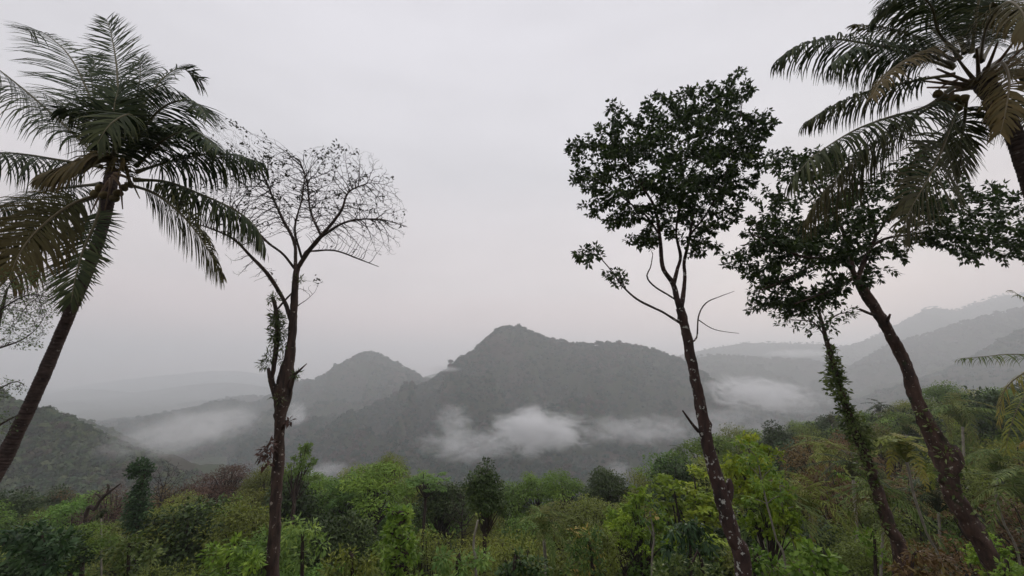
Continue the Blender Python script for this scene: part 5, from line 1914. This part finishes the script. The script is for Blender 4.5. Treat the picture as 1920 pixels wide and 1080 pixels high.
def small_palm(label, px, py, Y, size, trunk_spec, nf=13, seed=0, mat=None, tmat=None, drp=.5, Lm=.26, rise=(.15, .55), fall=(.1, .6), n=34, name='small_palm', width=.02, tw=6):
    """size: frond length in px.  trunk_spec: pixels from the crown down."""
    c = P(px, py, Y)
    L_ = size * mpp(px, py, Y)
    lx, ly = trunk_spec[-1]
    org, gy = rooted(lx, ly, Y)
    t = thing(name, label, 'palm', org)
    pts = [(lx + (lx - px) * 0.15, gy, tw * 1.2)] + [(a, b, tw) for a, b in reversed(trunk_spec)] + [(px, py, tw)]
    sk = Skeleton(.4)
    sk.wscale = 1
    pxlimb(sk, 'trunk', pts, Y)
    sk.radii()
    build_limbs(sk, t, tmat or M_bark_pale, org, 800 + seed, amp=.02, sides=8)
    r = random.Random(seed)
    ms = []
    for k in range(4):
        m = unit_frond(seed * 10 + k, r.uniform(*rise), r.uniform(*fall), Lm, n, drp, brown=(0 if k < 3 else .35), width=width)
        m.materials.append(mat or M_frond)
        ms.append(m)
    for k in range(nf):
        f = link('frond', ms[k % 4], None, t, loc=Vector(c - org))
        tilt = r.uniform(-.75, .25) if k % 3 else r.uniform(-1.15, -.6)
        f.rotation_euler = (r.uniform(-.2, .2), tilt, k * 2.4 + r.uniform(-.3, .3))
        s = L_ * r.uniform(.85, 1.1)
        f.scale = (s, s, s)
    return t


M_frond_g = leaf_mat('palm_leaflet_green', [(0, (0.07, 0.11, 0.03)), (0.6, (0.13, 0.18, 0.045)), (1, (0.22, 0.26, 0.08))], transl=0.3, rough=.65, spec=.1, tip=(0.22, 0.15, 0.05), obj_var=.1)
small_palm('young palm with starry green fronds on thin pale stem, left of red brown trunk', 1700, 866, 22, 66, [(1706, 890), (1714, 930), (1738, 1000), (1770, 1085)], nf=18, seed=1, mat=M_frond_y, Lm=.24, rise=(.2, .5), fall=(.2, .7), n=22, width=.045, drp=.25, tw=6)
small_palm('distant coconut palm on the skyline, left of the creeper trunk', 1560, 795, 98, 24, [(1561, 815), (1563, 860)], seed=2, tw=3, n=16, nf=12, width=.05)
small_palm('distant coconut palm on the skyline, right of the creeper trunk', 1648, 773, 94, 27, [(1648, 800), (1646, 850)], seed=3, tw=3, n=16, nf=12, width=.05)
small_palm('far palm on the skyline right of the lichen trunk', 1335, 845, 88, 20, [(1335, 860), (1335, 890)], seed=4, tw=2.5, n=14, nf=11, width=.05)
small_palm('far palm on the skyline left of the lichen trunk', 1272, 852, 90, 20, [(1272, 866), (1272, 900)], seed=5, tw=2.5, n=14, nf=11, width=.05)
small_palm('drooping green palm on a slim leaning stem, right of the red brown trunk', 1872, 895, 28, 72, [(1868, 930), (1882, 980), (1912, 1055)], nf=13, seed=6, mat=M_frond_g, Lm=.25, n=30, tw=6, rise=(.2, .45), fall=(.3, .8))
small_palm('yellow green palm low in the wood between lichen trunk and creeper trunk', 1520, 965, 22, 80, [(1521, 1000), (1524, 1085)], nf=11, seed=7, mat=M_frond_y, Lm=.22, n=26, tw=8, drp=.7)
small_palm('bushy green palm on the hilltop behind the red brown trunk', 1805, 800, 50, 72, [(1806, 830), (1808, 880)], nf=16, seed=8, mat=M_frond_g, Lm=.24, n=28, tw=6, drp=.7, fall=(.4, .9))
small_palm('ragged brown green palm in the middle of the right slope', 1600, 900, 34, 62, [(1602, 930), (1606, 990)], nf=12, seed=9, mat=M_frond, Lm=.25, n=28, tw=7, drp=.8, fall=(.4, .9))
small_palm('small dark palm poking out of the wood, lower left', 190, 972, 30, 22, [(190, 990), (190, 1020)], nf=10, seed=10, Lm=.25, n=18, tw=4, width=.04)
for k, (lab, px, py, Yp, sz, tr, mt) in enumerate([
    ('green palm between the creeper trunk foot and young starry palm', 1655, 965, 24, 78, [(1656, 1000), (1652, 1080)], M_frond_g),
    ('palm with long hanging fronds low beside the lichen trunk', 1445, 985, 21, 84, [(1447, 1020), (1450, 1085)], M_frond_g),
    ('olive palm half hidden behind the foot of the red brown trunk', 1760, 960, 30, 74, [(1762, 1000), (1765, 1060)], M_frond),
    ('yellowing palm on the upper slope left of the creeper trunk', 1548, 872, 46, 58, [(1549, 900), (1550, 950)], M_frond_y),
    ('green palm at the right edge low on the slope', 1925, 950, 26, 96, [(1928, 1000), (1935, 1080)], M_frond_g),
    ('green palm on the slope just right of the creeper trunk', 1700, 815, 62, 50, [(1701, 840), (1702, 880)], M_frond_g),
    ('pale green palm low left of the lime tree', 1020, 1010, 24, 60, [(1022, 1040), (1024, 1085)], M_frond_g),
    ('dark palm on the middle slope left of the lichen trunk', 1300, 930, 50, 44, [(1301, 950), (1302, 990)], M_frond)]):
    small_palm(lab, px, py, Yp, sz, tr, nf=14, seed=20 + k, mat=mt, Lm=.25, n=30, tw=6, drp=.6, rise=(.2, .5), fall=(.3, .8), width=.026)
# slim saplings with pale stems
for k, (lab, Ys, stem, blobs, mt, w_) in enumerate([
    ('slim pale stemmed sapling with lime leaves right of the lichen trunk', 19, [(1474, 1090), (1455, 1010), (1438, 945), (1428, 900), (1420, 860)], [(1420, 850, 22, 80), (1398, 868, 18, 60), (1445, 880, 18, 60), (1425, 905, 20, 70), (1460, 930, 16, 40), (1405, 935, 14, 40), (1390, 830, 14, 40)], M_limeleaf, 5),
    ('second slim leaning sapling with lime leaves, nearer the palm', 20, [(1500, 1090), (1490, 1030), (1470, 960), (1462, 910)], [(1462, 900, 16, 50), (1478, 920, 14, 40), (1455, 930, 12, 30), (1488, 950, 12, 30)], M_limeleaf, 3),
    ('slim sapling with yellow green leaves between the lime tree and bushes', 20, [(1222, 1090), (1226, 1010), (1218, 960)], [(1218, 950, 14, 40), (1232, 965, 14, 40), (1208, 975, 12, 30)], M_tipleaf, 4),
    ('thin broken grey pole standing among the trees right of the lime column', 22, [(893, 1090), (888, 1020), (896, 975)], [(898, 972, 8, 14)], LM['fine'], 5)]):
    org, gy = rooted(stem[0][0], stem[0][1], Ys)
    t = thing('sapling', lab, 'tree', org)
    sk = Skeleton(.25)
    sk.wscale = 1
    pxlimb(sk, 'trunk', [(stem[0][0] + 4, gy, w_ * 1.3)] + [(a, b, w_ * (1 - .12 * i)) for i, (a, b) in enumerate(stem)], Ys)
    for a, b, rr2, c2 in blobs[1:]:
        sx, sy = min(stem[1:], key=lambda q: abs(q[1] - b - 12))
        pxlimb(sk, 'limb', [(sx, sy, 2), ((sx + a) / 2, (sy + b) / 2 - 3, 1.6), (a, b, 1)], Ys)
    sk.radii()
    build_limbs(sk, t, M_bark_pale, org, 900 + k, amp=.03, sides=8)
    tuft_cloud(t, org, blobs, Ys, 77 + k, mt, length=(.14, .26), ratio=.55, name='leaves', arch=1.2)

# the palm that reaches in from beyond the right edge
Y = 15.0
org, gy = rooted(2060, 1000, Y)
t = thing('coconut_palm', 'palm beyond the right edge with green and yellow fronds arching in', 'palm', org)
palm_trunk(t, org, [(2075, gy, 34), (2060, 1000, 30), (2040, 850, 28), (2020, 730, 28)], Y, M_palm_bark, 9)
EP = [
    ([(2015, 715), (1960, 672, -.3), (1900, 664, -.5), (1850, 668, -.7), (1800, 672, -.8)], .65, .7, 0, {}),
    ([(2015, 720), (1975, 690, .4), (1930, 695, .6), (1885, 730, .8), (1872, 790, .9)], .65, .7, .4, {}),
    ([(2015, 725), (1965, 715, -.6), (1920, 745, -1), (1895, 800, -1.2), (1885, 850, -1.2)], .6, .6, .1, {}),
    ([(2015, 735), (1985, 770, .2), (1945, 810, .4), (1912, 835, .5)], .5, .6, .8, {}),
    ([(2015, 705), (1980, 640, .4), (1940, 575, .6), (1903, 548, .7)], .6, .5, 0, {}),
    ([(2025, 705), (2050, 640), (2090, 620), (2130, 650)], .6, .5, 0, {}),
    ([(2025, 710), (2080, 690, .5), (2130, 720, .8)], .6, .6, 0, {}),
    ([(2020, 705), (2020, 640, .8), (2010, 600, 1.4)], .6, .4, 0, {}),
    ([(2020, 720), (2060, 760, -.4), (2080, 820, -.6)], .6, .6, .3, {}),
]
for k, (spec, Lm_, dr_, br_, kw) in enumerate(EP):
    make_frond(t, org, spec, Y, 260 + k, (M_rachis, M_frond_y if k in (1, 2, 3) else M_frond_g), Lmax=Lm_ * 1.2, droop=dr_, brown=br_, n=46, width=.04, r0=.03)

# ------------------------------------------------------------------ the feathery tree cut by the left edge
Y = 9.0
org, gy = rooted(-70, 1080, Y)
t = thing('feathery_tree', 'pale green feathery tree cut by the left edge behind the palm trunk', 'tree', org)
sk = Skeleton(.1)
pxlimb(sk, 'trunk', [(-95, gy, 34), (-70, 1080, 28), (-55, 950, 24), (-40, 820, 20), (-28, 730, 17), (-14, 670, 15), (-6, 620, 12), (4, 575, 8), (14, 540, 5)], Y)
for spec in ([(-10, 655, 7), (22, 645, 5, .3), (45, 635, 4, .5), (70, 615, 2, .7), (85, 590, 1.5, .8)], [(2, 580, 5), (35, 560, 4, -.4), (65, 552, 3, -.6), (100, 560, 1.5, -.7)], [(10, 550, 4), (25, 525, 3, .3), (50, 510, 2, .5)],
             [(-30, 745, 8), (0, 728, 5, .3), (30, 715, 3, .5), (45, 722, 2, .5)], [(-40, 830, 9), (-5, 800, 7, .3), (20, 785, 5, .4), (35, 778, 3, .4)], [(-14, 660, 5), (-40, 610, 4, .3), (-60, 560, 3, .5)]):
    pxlimb(sk, 'limb', spec, Y)
att = np.vstack([crown_points([(-60, 520), (0, 505), (60, 500), (110, 520), (118, 560), (95, 610), (80, 650), (40, 660), (0, 650), (-40, 620)], Y, 1500, 81, thick=1.2),
                 crown_points([(-30, 715), (10, 705), (45, 710), (50, 735), (10, 750), (-30, 740)], Y + .3, 150, 82, thick=.4),
                 crown_points([(-30, 790), (10, 770), (40, 775), (40, 800), (10, 815), (-30, 820)], Y + .3, 150, 83, thick=.4)])
sk.colonize(att, di=.9, dk=.13, iters=80, up=0, jitter=.2, seed=8, start=lambda s: s == 'limb')
sk.radii(tip=.003, e=2.4)
build_limbs(sk, t, M_bark_dark, org, 850)
tw = sk.twig_mesh('twigs')
tw.transform(Matrix.Translation(-Vector(org)))
link('twigs', tw, M_bark_dark, t, loc=(0, 0, 0), kind='stuff')
M_feather = leaf_mat('leaf_feather', [(0, (0.07, 0.11, 0.04)), (1, (0.16, 0.22, 0.08))], transl=.35)
leaves_on(sk, t, org, 85, M_feather, att, R=.4, per=5, length=(.035, .07), ratio=.4, every=2, simple=True, droop=.1, max_r=.008)

# ------------------------------------------------------------------ undergrowth, and the wood that falls away behind the shelf
r = np.random.default_rng(9)
n = 2600
yy = r.uniform(3, 112, n * 3) ** 1.0
xx = yy * r.uniform(-1.75, 1.75, n * 3)
keep = (yy > 6)
yy, xx = yy[keep][:n], xx[keep][:n]
zz = ground_z(xx, yy)
protos = []
for k in ('dense', 'open', 'dense', 'dense', 'dry'):
    o = bpy.data.objects.new('bush', VARS[k][0][0])
    protos.append(o)


def scatter_multi(name, pts, sc, protos, mat_none=None):
    o = instance_forest(name, pts, sc, protos, LM['fine'])
    ng = o.modifiers[0].node_group
    sm = [x for x in ng.nodes if x.bl_idname == 'GeometryNodeSetMaterial'][0]
    src = sm.inputs['Geometry'].links[0].from_socket
    out = [x for x in ng.nodes if x.bl_idname == 'NodeGroupOutput'][0]
    ng.links.new(src, out.inputs[0])
    ng.nodes.remove(sm)
    return o


scatter_multi('undergrowth', np.stack([xx, yy, zz - .3], -1), r.uniform(1.6, 3.2, n), protos)
n = 4200
yy = r.uniform(80, 560, n)
xx = yy * r.uniform(-1.6, 1.6, n)
zz = ground_z(xx, yy)
scatter_multi('forest', np.stack([xx, yy, zz - .6], -1), r.uniform(5, 10, n), protos)
n = 16000
yy = 400 * np.exp(r.uniform(0, 1.5, n))
xx = yy * r.uniform(-1.4, 1.4, n)
instance_forest('forest', np.stack([xx, yy, ground_z(xx, yy) - 1], -1), r.uniform(8, 13, n), FAR_PROTOS, M_for_near)
